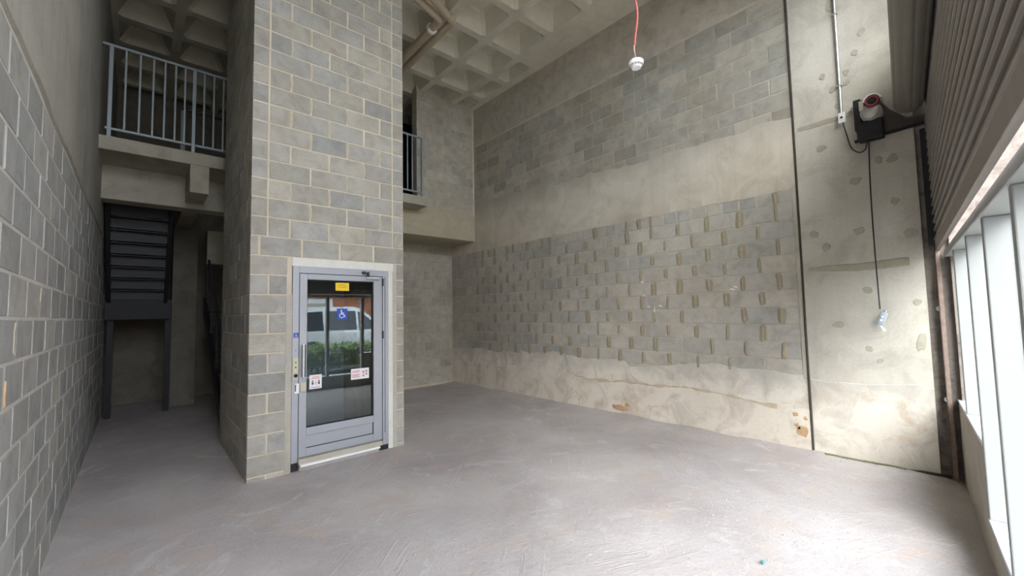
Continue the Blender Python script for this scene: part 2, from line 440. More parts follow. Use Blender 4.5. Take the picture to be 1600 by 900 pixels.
def courses(parent, place, u0, u1, z0, nz, mat, joint0, vj=0.02, hj=0.012, L=0.4, pitch=0.2, skip=None, name='block', odd=0.2, onjoint=None):
    """running bond; joint0 = u of a vertical joint in course 0"""
    for k in range(nz):
        a = z0 + k * pitch; off = joint0 + (odd if k % 2 else 0.0)
        n0 = math.floor((u0 - off) / L)
        u = off + n0 * L
        while u < u1 - 0.03:
            a0, a1 = max(u, u0), min(u + L, u1)
            if a1 - a0 > 0.05 and not (skip and skip((a0 + a1) / 2, a + pitch / 2)):
                block(parent, place, a0 + vj / 2 * (a0 > u0 + .001), a1 - vj / 2 * (a1 < u1 - .001), a + hj / 2, a + pitch - hj / 2, mat, name)
                if onjoint and a1 < u1 - 0.02: onjoint(a1, a + pitch / 2)
            u += L


_sm = {}


def smear_mesh(mat, seed):
    key = (mat, seed)
    if key not in _sm:
        rr = random.Random(seed * 31 + 5); n = 12; m = MB(); vs = [(0, -0.005, 0)]
        for ring, (s_, t_) in enumerate(((0.62, -0.005), (1.0, 0.004))):
            for k in range(n):
                a = 2 * PI * k / n; q = s_ * rr.uniform(0.85, 1.1)
                ca, sa = math.cos(a), math.sin(a); se = lambda v, e: math.copysign(abs(v) ** e, v)
                vs.append((0.036 * se(ca, .6) * q, t_, 0.102 * se(sa, .6) * q))
        fs = [(0, 1 + k, 1 + (k + 1) % n) for k in range(n)]
        fs += [(1 + k, 1 + n + k, 1 + n + (k + 1) % n, 1 + (k + 1) % n) for k in range(n)]
        m.add(vs, fs); me = m.mesh('smear_mesh', True); me.materials.append(MATS[mat]); _sm[key] = me
    return _sm[key]


def blob_mesh(rx, rz, seed, th=0.004, n=16, rough=0.16):
    rr = random.Random(seed); m = MB(); vs = [(0, -th, 0)]
    o = [rr.uniform(0, 9) for _ in range(3)]
    for s_, t_ in ((0.9, -th), (1.0, 0.004)):
        for k in range(n):
            a = 2 * PI * k / n; q = s_ * (1 + rough * noise.noise((math.cos(a) * 1.3 + o[0], math.sin(a) * 1.3 + o[1], o[2])) * 2)
            vs.append((rx * math.cos(a) * q, t_, rz * math.sin(a) * q))
    fs = [(0, 1 + k, 1 + (k + 1) % n) for k in range(n)] + [(1 + k, 1 + n + k, 1 + n + (k + 1) % n, 1 + (k + 1) % n) for k in range(n)]
    return m.add(vs, fs).mesh('blob', True)


def ragged_band(name, mat, parent, place, u0, u1, zlo, zhi, th, nlo=0.0, nhi=0.0, step=0.04, seed=0, lump=0.002):
    """a coat on a wall with uneven upper / lower edge; zlo, zhi are functions of u"""
    n = max(2, int((u1 - u0) / step)); rows = 5; vs = []; fs = []
    N = lambda u, s_: noise.fractal((u * 1.3 + seed, s_, seed * .7), 0.8, 2.2, 5)
    for i in range(n + 1):
        u = u0 + (u1 - u0) * i / n; a = zlo(u) + nlo * N(u, 1.3); b = zhi(u) + nhi * N(u, 7.1)
        for j in range(rows):
            z = a + (b - a) * j / (rows - 1); edge = j in (0, rows - 1)
            zz = z + (0.012 if j == 0 else -0.012 if j == rows - 1 else 0)
            loc, _ = place(u, zz, th + lump * noise.noise((u * 3, z * 3, seed)))
            vs.append(loc)
        vs.append(place(u, a, -0.006)[0]); vs.append(place(u, b, -0.006)[0])
    w = rows + 2
    for i in range(n):
        p, q = i * w, (i + 1) * w
        for j in range(rows - 1): fs.append((p + j, q + j, q + j + 1, p + j + 1))
        fs.append((p + rows, q + rows, q, p)); fs.append((p + rows - 1, q + rows - 1, q + rows + 1, p + rows + 1))
    for p in (0, n * w): fs.append(tuple(range(p, p + rows)) + (p + rows + 1, p + rows))
    return link(name, MB().add(vs, fs).mesh(name, True), mat, parent)


# ---------------------------------------------------------------- room dimensions
LX, RX, TX0, TX1, TY, TB = -0.42, 5.55, 0.82, 2.49, 4.82, 6.62
UY, BY, CY, CZ = 7.37, 8.30, 11.10, 6.20
place_right = lambda u, z, out: ((RX - out, u, z), -PI / 2)      # faces -x
place_left = lambda u, z, out: ((LX + out, u, z), PI / 2)        # faces +x
place_front = lambda Y: (lambda u, z, out: ((u, Y - out, z), 0.0))
place_tleft = lambda u, z, out: ((TX0 - out, u, z), -PI / 2)


# floor -------------------------------------------------------------------
def floor_h(x, y):
    h = 0.006 * noise.fractal((x * 1.1, y * 1.1, 3), 1, 2, 4) + 0.003 * noise.noise((x * 7, y * 7, 1))
    d = RX - x
    if d < 0.45 and y > 0.2: h += (0.45 - d) ** 2 * 0.16 * (1 + 0.8 * noise.noise((0, y * 2.1, 5)))
    e = y - (0.01 + 0.083 * (x - 3.85))
    if e < 0.12: h -= 0.012
    return h


def build_floor():
    x0, x1, y0, y1, s = LX - .12, RX + .12, -0.75, CY, 0.06
    nx, ny = int((x1 - x0) / s), int((y1 - y0) / s); vs = []; fs = []
    for j in range(ny + 1):
        for i in range(nx + 1):
            x = x0 + (x1 - x0) * i / nx; y = y0 + (y1 - y0) * j / ny
            vs.append((x, y, floor_h(x, y)))
    for j in range(ny):
        for i in range(nx):
            a = j * (nx + 1) + i; fs.append((a, a + 1, a + nx + 2, a + nx + 1))
    o = link('floor', MB().add(vs, fs).mesh('floor', True), 'floor_screed')
    tag(o, 'dusty rough concrete screed floor with trowel marks', 'floor', 'structure')


build_floor()


# right wall ---------------------------------------------------------------
def build_right_wall():
    w = MB().box(RX + 0.004, RX + 0.25, 1.285, CY, -0.05, CZ + 0.4).obj('wall_right', 'mortar_right')
    tag(w, 'long bare block wall with plaster bands on the right', 'wall', 'structure')
    seeds = [0]

    def smear(u, z):
        seeds[0] += 1
        if random.random() < 0.05 or u > 7.4: return
        loc, rz = place_right(u + random.uniform(-.008, .008), z + random.uniform(-.01, .01), 0.003)
        link('mortar_smear', smear_mesh('mortar_smear', seeds[0] % 6), None, w, loc, (0, random.uniform(-.08, .08), rz), (random.uniform(.55, 1.5), random.uniform(.5, 1.0), random.uniform(.70, 1.10)))
    # lower field
    courses(w, place_right, 1.33, BY, 0.81, 10, 'block_right', 1.50 + 0.2, 0.018, 0.009, onjoint=smear)
    # cut half blocks on top of the lower field
    courses(w, place_right, 1.33, BY, 2.81, 1, 'block_right', 1.50, 0.026, 0.009, L=0.2, pitch=0.15, odd=0.0, onjoint=lambda u, z: smear(u, z) if random.random() < .5 else None)
    # upper field
    courses(w, place_right, 1.30, UY, 3.73, 8, 'block_upper', 1.49, 0.012, 0.010)
    jam = MB().box(RX - 0.004, RX + 0.02, 1.285, 1.325, 0.8, 3.0).obj('joint_fillet', 'mortar_right', w)
    # concrete beams and coats
    ragged_band('concrete_beam', 'beam_mid', w, place_right, 1.285, BY, lambda u: 2.955 - 0.012 * (u - 1.3) * 0, lambda u: 3.80 + 0.028 * (u - 1.3) + (0.10 if u > 5 else 0), 0.004, 0.012, 0.075, seed=3, lump=0.002)
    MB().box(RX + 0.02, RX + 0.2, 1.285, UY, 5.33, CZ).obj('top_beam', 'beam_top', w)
    ragged_band('beam_lip', 'beam_lip', w, place_right, 1.285, UY, lambda u: 5.325, lambda u: 5.37, 0.010, 0.012, 0.012, 0.05, seed=8, lump=0.006)
    ragged_band('plaster_band', 'plaster_low', w, place_right, 1.285, BY, lambda u: 0.30, lambda u: 0.82 + 0.03 * math.sin(u * .9) + (0.06 if 3.6 < u < 6 else 0), 0.004, 0.0, 0.075, seed=12, lump=0.002)
    ragged_band('plaster_footing', 'plaster_foot', w, place_right, 1.285, BY, lambda u: -0.02, lambda u: 0.47 + 0.012 * u, 0.010, 0.0, 0.07, seed=21, lump=0.004)
    ragged_band('stain_line', 'stain_brown', w, place_right, 1.6, 4.6, lambda u: 0.455 + 0.012 * u, lambda u: 0.470 + 0.012 * u, 0.0122, 0.075, 0.075, 0.03, seed=21, lump=0.001)
    # dark open joint against the column
    MB().tube([(RX - 0.006, 1.278 + 0.006 * noise.noise((0, 0, z * .9)), z) for z in [i * 0.15 for i in range(42)]], 0.011, 6).obj('open_joint', 'joint_dark', w)
    for i, (y, z, a, b) in enumerate(((1.36, 0.22, .055, .075), (1.33, 0.37, .025, .02), (1.42, 0.40, .03, .02), (1.41, 0.27, .03, .035), (3.75, 0.11, .14, .045), (3.6, 0.18, .04, .03))):
        loc, rz = place_right(y, z, 0.013); link('rust_stain', blob_mesh(a, b, 40 + i, 0.002, 16, .35), 'rust_patch', w, loc, (0, 0, rz))
    # white lime splashes on the blocks
    for i, (px, y, z) in enumerate(((0, 3.28, 2.02), (0, 3.25, 1.82), (0, 3.0, 1.66), (0, 3.10, 1.60), (0, 2.02, 1.84), (0, 1.99, 1.87), (0, 3.18, 1.65))):
        loc, rz = place_right(y, z, 0.002); link('lime_splash', blob_mesh(.03 if i != 3 else .012, .012 if i != 3 else .05, 70 + i, 0.002, 10, .4), 'white_plaster', w, loc, (0, random.uniform(-.4, .4), rz))
    return w


wall_r = build_right_wall()


def build_column():
    c = MB().box(RX, RX + 0.25, 0.30, 1.268, -0.05, CZ).obj('wall_right_column', 'column_concrete')
    tag(c, 'pale cast concrete column with round tie patches beside the shutter', 'column', 'structure')
    ties = [(1285, 120, .05, .05), (1335, 82, .06, .05), (1321, 113, .05, .05), (1322, 130, .05, .04), (1300, 140, .05, .06), (1283, 232, .09, .05), (1337, 283, .09, .05),
            (1395, 247, .07, .07), (1373, 250, .05, .05), (1398, 314, .06, .05), (1273, 366, .08, .05), (1290, 387, .06, .06), (1343, 361, .09, .055), (1422, 364, .08, .065),
            (1356, 454, .07, .05), (1310, 507, .09, .05), (1359, 545, .05, .04), (1376, 564, .05, .03), (1434, 472, .05, .05), (1440, 535, .05, .13), (1296, 8, .06, .1), (1345, 50, .05, .06), (1310, 165, .05, .05)]
    rx = ray_plane
    for i, (px, py, a, b) in enumerate(ties):
        y, z = rx(px, py)
        loc = (RX - 0.001, y, z)
        link('tie_patch', blob_mesh(a * .62, b * .72, 100 + i, 0.0025, 18, .22), 'tie_patch', c, loc, (0, random.uniform(-.3, .3), -PI / 2))
    # long smeared horizontal bands left by the form joints
    ragged_band('form_joint_smear', 'band_patch', c, place_right, 0.40, 1.22, lambda u: 1.985 + 0.10 * (u - .4) * 0 - 0.025 * math.sin((u - .4) * 3.8), lambda u: 2.075 - 0.03 * (u - .4), 0.003, 0.03, 0.02, 0.03, seed=31)
    ragged_band('form_joint_smear', 'band_patch', c, place_right, 0.75, 1.24, lambda u: 3.585, lambda u: 3.68 - 0.02 * u, 0.003, 0.03, 0.03, 0.03, seed=37)
    ragged_band('footing_coat', 'plaster_low', c, place_right, 0.30, 1.262, lambda u: -0.02, lambda u: 0.79 + 0.03 * u, 0.006, 0.0, 0.05, 0.04, seed=44)
    return c


def ray_plane(px, py):
    cy, sy, cp, sp = math.cos(YAW), math.sin(YAW), math.cos(PITCH), math.sin(PITCH)
    f = Vector((sy * cp, cy * cp, sp)); r0 = Vector((cy, -sy, 0)); u0 = r0.cross(f)
    r = math.cos(ROLL) * r0 + math.sin(ROLL) * u0; u = -math.sin(ROLL) * r0 + math.cos(ROLL) * u0
    d = f + r * ((px - 800) / FPX) - u * ((py - 450) / FPX); t = RX / d.x
    return d.y * t, CAMZ + d.z * t


def ray_floor(px, py):
    cy, sy, cp, sp = math.cos(YAW), math.sin(YAW), math.cos(PITCH), math.sin(PITCH)
    f = Vector((sy * cp, cy * cp, sp)); r0 = Vector((cy, -sy, 0)); u0 = r0.cross(f)
    r = math.cos(ROLL) * r0 + math.sin(ROLL) * u0; u = -math.sin(ROLL) * r0 + math.cos(ROLL) * u0
    d = f + r * ((px - 800) / FPX) - u * ((py - 450) / FPX); return d * (-CAMZ / d.z) + Vector((0, 0, CAMZ))


build_column()
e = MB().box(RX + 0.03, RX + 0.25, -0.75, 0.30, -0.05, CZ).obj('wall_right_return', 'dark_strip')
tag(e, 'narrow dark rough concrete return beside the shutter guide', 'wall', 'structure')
for (y, z) in ((0.225, 1.56), (0.205, 0.29), (0.22, 0.72), (0.19, 2.9)):
    MB().lathe([(0.0, -0.02), (0.014, -0.018), (0.014, -0.006), (0.024, -0.005), (0.024, 0.004)], 10, 'X', (RX + 0.03, y, z)).obj('anchor_bolt', 'galvanised', e)

ms = empty('moss_strip', (RX - 0.06, 0.9, 0.0))
tag(ms, 'thin green moss along the floor at the column foot', 'moss', 'stuff')
for i in range(26):
    y = 0.55 + i * 0.024; x = RX - 0.045 + 0.02 * noise.noise((y * 9, 0, 0))
    link('moss', blob_mesh(.022, .014, 200 + i, 0.006, 9, .3), 'moss', ms, (x - ms.location.x, y - ms.location.y, floor_h(x, y) + 0.004), (-PI / 2, 0, random.uniform(0, 3)))


# left wall ----------------------------------------------------------------
def build_left_wall():
    w = MB().box(LX - 0.25, LX - 0.003, -0.75, CY, -0.05, CZ + 0.4).obj('wall_left', 'mortar_left')
    tag(w, 'grey block wall with pale joints on the left', 'wall', 'structure')
    courses(w, place_left, 2.0, 9.6, 0.02, 14, 'block_left', 3.2, 0.024, 0.014)
    MB().box(LX - 0.1, LX + 0.002, -0.75, 2.0, 0.0, 2.82).obj('plain_render', 'mortar_left', w)
    MB().box(LX - 0.1, LX + 0.0, 9.6, CY, 0.0, 2.82).obj('plain_render', 'mortar_left', w)
    ragged_band('concrete_band', 'left_beam', w, place_left, -0.7, CY, lambda u: 2.83, lambda u: CZ, 0.012, 0.025, 0.0, 0.1, seed=51, lump=0.006)
    for i, (y, z, a, b) in enumerate(((2.82, 1.29, .012, .05), (2.75, 0.98, .02, .02), (2.95, 1.52, .018, .07), (3.6, 1.75, .03, .05))):
        loc, rz = place_left(y, z, 0.002); link('rust_stain', blob_mesh(a, b, 60 + i, 0.002, 12, .35), 'rust_patch' if i < 2 else 'tie_patch', w, loc, (0, 0, rz))


build_left_wall()


# lift shaft tower -----------------------------------------------------------
def build_tower():
    pf = place_front(TY); D0, D1, DZ = 1.205, 2.345, 2.235
    m = MB(); a, b = TY + 0.004, TY + 0.15
    m.box(TX0 + .004, D0, a, b, -0.05, CZ); m.box(D1, TX1, a, b, -0.05, CZ); m.box(D0, D1, a, b, DZ, CZ)
    w = m.obj('wall_shaft_front', 'mortar_tower')
    tag(w, 'grey block lift shaft front wall around the glazed door', 'wall', 'structure')

    def smear(u, z):
        if random.random() < 0.45:
            loc, rz = pf(u, z, 0.002)
            link('mortar_smear', smear_mesh('smear_light', random.randrange(6)), None, w, loc, (0, random.uniform(-.03, .03), rz), (random.uniform(.30, .5), .5, random.uniform(.7, 1.0)))
    z0 = 0.04
    for k in range(31):
        z = z0 + 0.2 * k; za, zb = z + .006, min(z + .194, CZ)
        if z > 2.42:
            block(w, pf, TX0, TX0 + 0.142, za, zb, 'block_tower'); block(w, pf, TX1 - 0.138, TX1, za, zb, 'block_tower')
    courses(w, pf, TX0 + 0.16, TX1 - 0.152, 2.44, 19, 'block_tower', TX0 + 0.36, 0.020, 0.012, onjoint=smear)
    courses(w, pf, TX0, TX1, 2.24, 1, 'block_tower', TX0 + 0.48, 0.024, 0.012)
    for k in range(-1, 11):
        za, zb = z0 + 0.2 * k + .006, z0 + 0.2 * k + .194
        if k < 0: za = -0.02; zb = 0.034
        if k % 2: block(w, pf, TX0, TX0 + 0.16, za, zb, 'block_tower'); block(w, pf, TX0 + 0.178, D0 - 0.05, za, zb, 'block_tower')
        else: block(w, pf, TX0, D0 - 0.045, za, zb, 'block_tower')
        block(w, pf, TX1 - 0.10, TX1, za, zb, 'block_tower')
    # plaster making good round the door opening
    ragged_band('door_reveal_plaster', 'pier_plaster', w, place_front(TY), D0 - 0.055, D0 + 0.004, lambda u: 0.0, lambda u: 1.84, 0.003, 0, 0.01, 0.012, seed=5)
    MB().bbox(D0, D1 + 0.005, TY - 0.004, TY + 0.12, 2.145, 2.236, 0.004).obj('lintel_plaster', 'white_plaster', w)
    MB().bbox(2.285, D1, TY - 0.002, TY + 0.12, 0.0, 2.145, 0.004).obj('jamb_plaster', 'white_plaster', w)
    MB().bbox(D1, D1 + 0.05, TY - 0.003, TY + 0.1, 0.0, 2.236, 0.003).obj('jamb_plaster', 'pier_plaster', w)
    wl = MB().box(TX0 + .004, TX0 + 0.14, TY + 0.15, TB, -0.05, CZ).obj('wall_shaft_left', 'mortar_right')
    tag(wl, 'shaded block side wall of the lift shaft along the corridor', 'wall', 'structure')
    courses(wl, place_tleft, TY + 0.032, TB, 0.04, 31, 'block_tower', TY + 0.4, 0.014, 0.012)
    wr = MB().box(TX1 - 0.14, TX1, TY + 0.15, TB, -0.05, CZ).obj('wall_shaft_right', 'block_back')
    tag(wr, 'far side block wall of the lift shaft', 'wall', 'structure')
    wb = MB().box(TX0 + .14, TX1 - .14, TB - 0.14, TB, -0.05, CZ).obj('wall_shaft_back', 'shaft_wall')
    tag(wb, 'back wall of the lift shaft', 'wall', 'structure')


build_tower()


# back walls -------------------------------------------------------------------
def build_back():
    w = MB().box(4.12, RX, UY + 0.004, UY + 0.2, 3.76, CZ + .35).obj('wall_back_upper', 'mortar_right')
    tag(w, 'upper block wall beside the mezzanine opening', 'wall', 'structure')
    courses(w, place_front(UY), 4.12, RX - 0.04, 3.80, 12, 'block_back', 4.55, 0.018, 0.010)
    MB().box(RX - 0.04, RX, UY - 0.004, UY + 0.1, 3.76, CZ).obj('corner_fillet', 'mortar_tower', w)
    b = MB().bbox(2.2, RX, UY - 0.004, UY + 0.30, 3.20, 3.80, 0.012).obj('trim_beam', 'concrete_yellow')
    tag(b, 'yellowish concrete beam below the upper block wall', 'beam', 'structure')
    MB().box(2.2, RX, UY + 0.29, BY + 0.2, 3.20, 3.28).obj('soffit_slab', 'concrete_grey', b)
    l = MB().box(2.2, RX, BY + 0.004, BY + 0.2, -0.05, 3.25).obj('wall_back_lower', 'mortar_right')
    tag(l, 'shaded lower block wall recessed under the beam', 'wall', 'structure')
    courses(l, place_front(BY), 3.4, RX - 0.03, 0.19, 15, 'block_back', 4.6, 0.014, 0.012)
    MB().box(3.4, RX, BY - 0.01, BY + .1, -0.02, 0.05).obj('mortar_skirt', 'mortar_tower', l)
    MB().box(RX - 0.03, RX, BY - 0.004, BY + .1, 0, 3.2).obj('corner_fillet', 'mortar_right', l)
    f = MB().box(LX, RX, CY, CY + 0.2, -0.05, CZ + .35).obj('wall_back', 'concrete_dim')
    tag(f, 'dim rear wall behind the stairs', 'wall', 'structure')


build_back()


# ceiling ----------------------------------------------------------------------
def build_ceiling():
    DX, DY, X0, Y0 = 0.775, 0.79, 0.37, 3.69
    root = MB().box(LX - .3, RX + .3, -0.75, CY + .3, CZ + 0.36, CZ + 0.42).obj('ceiling', 'ceiling_rib')
    tag(root, 'concrete waffle slab ceiling with square coffers', 'ceiling', 'structure')
    rw = 0.062; d = 0.27
    xs = [X0 + DX * i for i in range(-1, 7)]; ys = [Y0 + DY * j for j in range(-6, 10)]
    # one coffer: a pan with sloping sides, open below
    def pan(ax, ay):
        m = MB(); a, b = ax / 2, ay / 2; t = 0.14; r = 0.05
        def ring(a, b, z):
            return [(-a + r, -b, z), (a - r, -b, z), (a, -b + r, z), (a, b - r, z), (a - r, b, z), (-a + r, b, z), (-a, b - r, z), (-a, -b + r, z)]
        vs = ring(a, b, 0) + ring(a - t, b - t, d - .03) + ring(a - t - .04, b - t - .04, d)
        fs = []
        for k in range(2):
            for i in range(8): fs.append((k * 8 + i, k * 8 + (i + 1) % 8, k * 8 + 8 + (i + 1) % 8, k * 8 + 8 + i))
        fs.append(tuple(range(16, 24))); m.add(vs, fs)
        # flat web between the octagonal mouth and the rib corners
        c = [(-a, -b, 0), (a, -b, 0), (a, b, 0), (-a, b, 0)]
        m.add([c[0], vs[0], vs[7], c[1], vs[2], vs[1], c[2], vs[4], vs[3], c[3], vs[6], vs[5]], [(0, 1, 2), (3, 4, 5), (6, 7, 8), (9, 10, 11)])
        return m.mesh('coffer_pan')
    full = pan(DX - 2 * rw, DY - 2 * rw); half = pan(0.38 - rw, DY - 2 * rw)
    for me in (full, half): me.materials.append(MATS['ceiling_coffer'])
    for i in range(len(xs) - 1):
        for j in range(len(ys) - 1):
            cx, cy = xs[i] + DX / 2, ys[j] + DY / 2
            if cy > CY or cx > 5.02: continue
            if TX0 < cx - .3 and cx + .3 < TX1 and TY < cy - .3 and cy + .3 < TB: continue
            link('coffer', full, None, root, (cx, cy, CZ + .001))
    for j in range(len(ys) - 1):
        cy = ys[j] + DY / 2
        if cy > 5.3: link('coffer', half, None, root, (5.02 + rw + (0.38 - rw) / 2, cy, CZ + .001))
    # ribs: a strip per grid line
    for i, x in enumerate(xs):
        MB().box(x - rw, x + rw, -0.75, CY, CZ, CZ + .35).obj('rib', 'ceiling_rib', root)
    for y in ys:
        if y < CY:
            MB().box(LX, 5.07 if y < 4.9 else 5.42, y - rw, y + rw, CZ + .0015, CZ + .35).obj('rib', 'ceiling_rib', root)
    MB().box(5.39, RX + .05, 5.27, CY, CZ + .002, CZ + .35).obj('edge_strip', 'ceiling_rib', root)
    MB().box(5.05, RX + .05, -0.75, 5.27, CZ + .002, CZ + .35).obj('edge_strip', 'ceiling_rib', root)


build_ceiling()


# mezzanine, beams, column, stairs -------------------------------------------------
def build_mezzanine():
    sl = MB().bbox(LX, 4.12, 6.95, 7.95, 3.69, 3.862, 0.006).obj('floor_mezzanine', 'concrete_grey')
    tag(sl, 'concrete mezzanine landing slab behind the lift shaft', 'slab', 'structure')
    b = MB().bbox(LX, 2.2, 7.66, 7.95, 3.235, 3.70, 0.01).obj('trim_cross_beam', 'concrete_grey')
    tag(b, 'concrete cross beam under the mezzanine slab over the stairs', 'beam', 'structure')
    c = MB().bbox(0.472, 0.685, 6.956, 10.1, 3.31, 3.80, 0.01).obj('trim_cantilever_beam', 'concrete_grey')
    tag(c, 'concrete bracket beam projecting under the mezzanine slab', 'beam', 'structure')
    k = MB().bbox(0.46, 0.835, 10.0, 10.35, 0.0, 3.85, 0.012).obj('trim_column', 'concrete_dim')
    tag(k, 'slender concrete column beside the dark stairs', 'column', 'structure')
    g = MB().box(0.9, 2.3, 9.2, 9.35, 2.6, 3.2).obj('trim_rear_beam', 'concrete_grey')
    tag(g, 'short dim concrete beam right of the column', 'beam', 'structure')


build_mezzanine()


def railing(name, x0, x1, y, posts, bars, label, ztop=5.045, zbot=3.985, zfoot=3.862, thin=0.011):
    r = empty(name, ((x0 + x1) / 2, y, zfoot)); tag(r, label, 'railing')
    ox, oz = r.location.x, r.location.z
    L = lambda a, b, c, d_, e, f: MB().bbox(a - ox, b - ox, c - y, d_ - y, e - oz, f - oz, 0.004)
    L(x0, x1, y - .02, y + .02, ztop - .032, ztop).obj('top_rail', 'rail_paint', r)
    L(x0 + .05, x1, y - .016, y + .016, zbot - .03, zbot).obj('bottom_rail', 'rail_paint', r)
    for p in posts: L(p - .02, p + .02, y - .02, y + .02, zfoot, ztop - .032).obj('post', 'rail_paint', r)
    me = None
    for p in bars:
        if me is None:
            o = L(p - thin, p + thin, y - thin, y + thin, zbot, ztop - .032).obj('baluster', 'rail_paint', r); me = o; bp = p
        else:
            q = me.copy(); COL.objects.link(q); q.location.x = p - bp
    return r


r1 = railing('mezzanine_railing', LX + 0.006, 0.93, 7.0, (-0.325, 0.50), [-0.19, -0.055, 0.075, 0.19, 0.30, 0.40, 0.61, 0.72, 0.83, 0.92], 'pale blue-grey steel railing on the mezzanine left of the shaft')
MB().lathe([(0, 0), (0.045, 0), (0.045, 0.012), (0, 0.012)], 14, 'X', (LX - r1.location.x, 0, 5.03 - 3.862)).obj('wall_flange', 'steel_black', r1)
r2 = railing('mezzanine_railing', 3.2, 4.055, 7.02, (4.035, 3.2), [3.30, 3.40, 3.50, 3.61, 3.72, 3.82, 3.92], 'short steel railing in the mezzanine opening right of the shaft', 5.05, 3.97)
rp = empty('stairwell_railing', (0.44, 7.9, 3.862)); tag(rp, 'single dim steel railing post at the stairwell head', 'post')
MB().bbox(-.03, .03, -.02, .02, 0, .92, .004).obj('post', 'rail_paint', rp)
MB().bbox(-.03, .5, -.02, .02, .92, .955, .004).obj('top_rail', 'steel_dark', rp)
dw = MB().box(2.5, 5.5, 8.9, 9.0, 3.28, CZ).obj('void_shade_sheet', 'void_dark')  # near-black sheet: darkness of the stair void put into its colour
tag(dw, 'near-black sheet for the stairwell gloom in the mezzanine opening', 'wall', 'structure')


def build_stairs():
    s = empty('staircase', (0, 9.5, 0)); tag(s, 'dark steel staircase flight seen from underneath', 'staircase')
    x0, x1 = -0.39, 0.375; o = lambda m, n, mat='steel_dark', p=s: m.obj(n, mat, p)
    sh = lambda m: MB().add([(v[0], v[1] - 9.5, v[2]) for v in m.v], m.f)
    # flight rising from the landing (y 9.5, z 1.95) towards the mezzanine slab (y 7.0, z 3.86)
    n = 11; dz = (3.86 - 1.93) / n; dy = 1.62 / n; y = 9.45; z = 1.93
    for k in range(n):
        o(sh(MB().box(x0 + .05, x1 - .05, y - dy * k - .004, y - dy * k + .004, z + dz * k + 0.02, z + dz * (k + 1))), 'riser')
        o(sh(MB().box(x0 + .05, x1 - .05, y - dy * (k + 1) + 0.004, y - dy * k + .02, z + dz * (k + 1) - .012, z + dz * (k + 1) + .0)), 'tread', 'steel_black')
    for xa, xb in ((x0, x0 + .05), (x1 - .05, x1)):
        poly = [(y + .1, z - .12), (y + .1, z + .2), (y - 1.62, 3.86 + .05), (y - 1.62, 3.86 - .27)]
        o(sh(MB().prism(poly, xa, xb)), 'stringer', 'steel_black')
    o(sh(MB().box(-0.41, 0.44, 9.5, 10.55, 1.90, 1.95)), 'landing_plate')
    o(sh(MB().box(-0.41, 0.42, 9.47, 9.52, 1.62, 1.95)), 'landing_beam', 'steel_black')
    for x in (-0.34, 0.40): o(sh(MB().box(x - .04, x + .04, 9.6, 9.68, 0.0, 1.9)), 'support_post', 'steel_black')
    # lower flight coming down behind the column
    n = 10; dz = 1.93 / n; dy = .25; y = 9.5
    for k in range(n):
        o(sh(MB().box(0.95, 1.75, y - dy * (k + 1), y - dy * k + .03, 1.93 - dz * (k + 1) - .03, 1.93 - dz * (k + 1))), 'tread', 'steel_dark')
    for xa in (0.9, 1.75): o(sh(MB().prism([(9.6, 1.7), (9.6, 2.0), (7.0, 0.1), (7.0, 0.0), (7.2, 0.0)], xa, xa + .05)), 'stringer', 'steel_black')
    for k in range(4): o(sh(MB().tube([(0.93, 9.4 - .7 * k, 1.9 - .54 * k), (0.93, 9.4 - .7 * k, 2.8 - .54 * k)], .018, 8)), 'handrail_post', 'steel_dark')
    o(sh(MB().tube([(0.93, 9.5, 2.88), (0.93, 7.2, 1.1)], .022, 8)), 'handrail', 'steel_dark')


build_stairs()


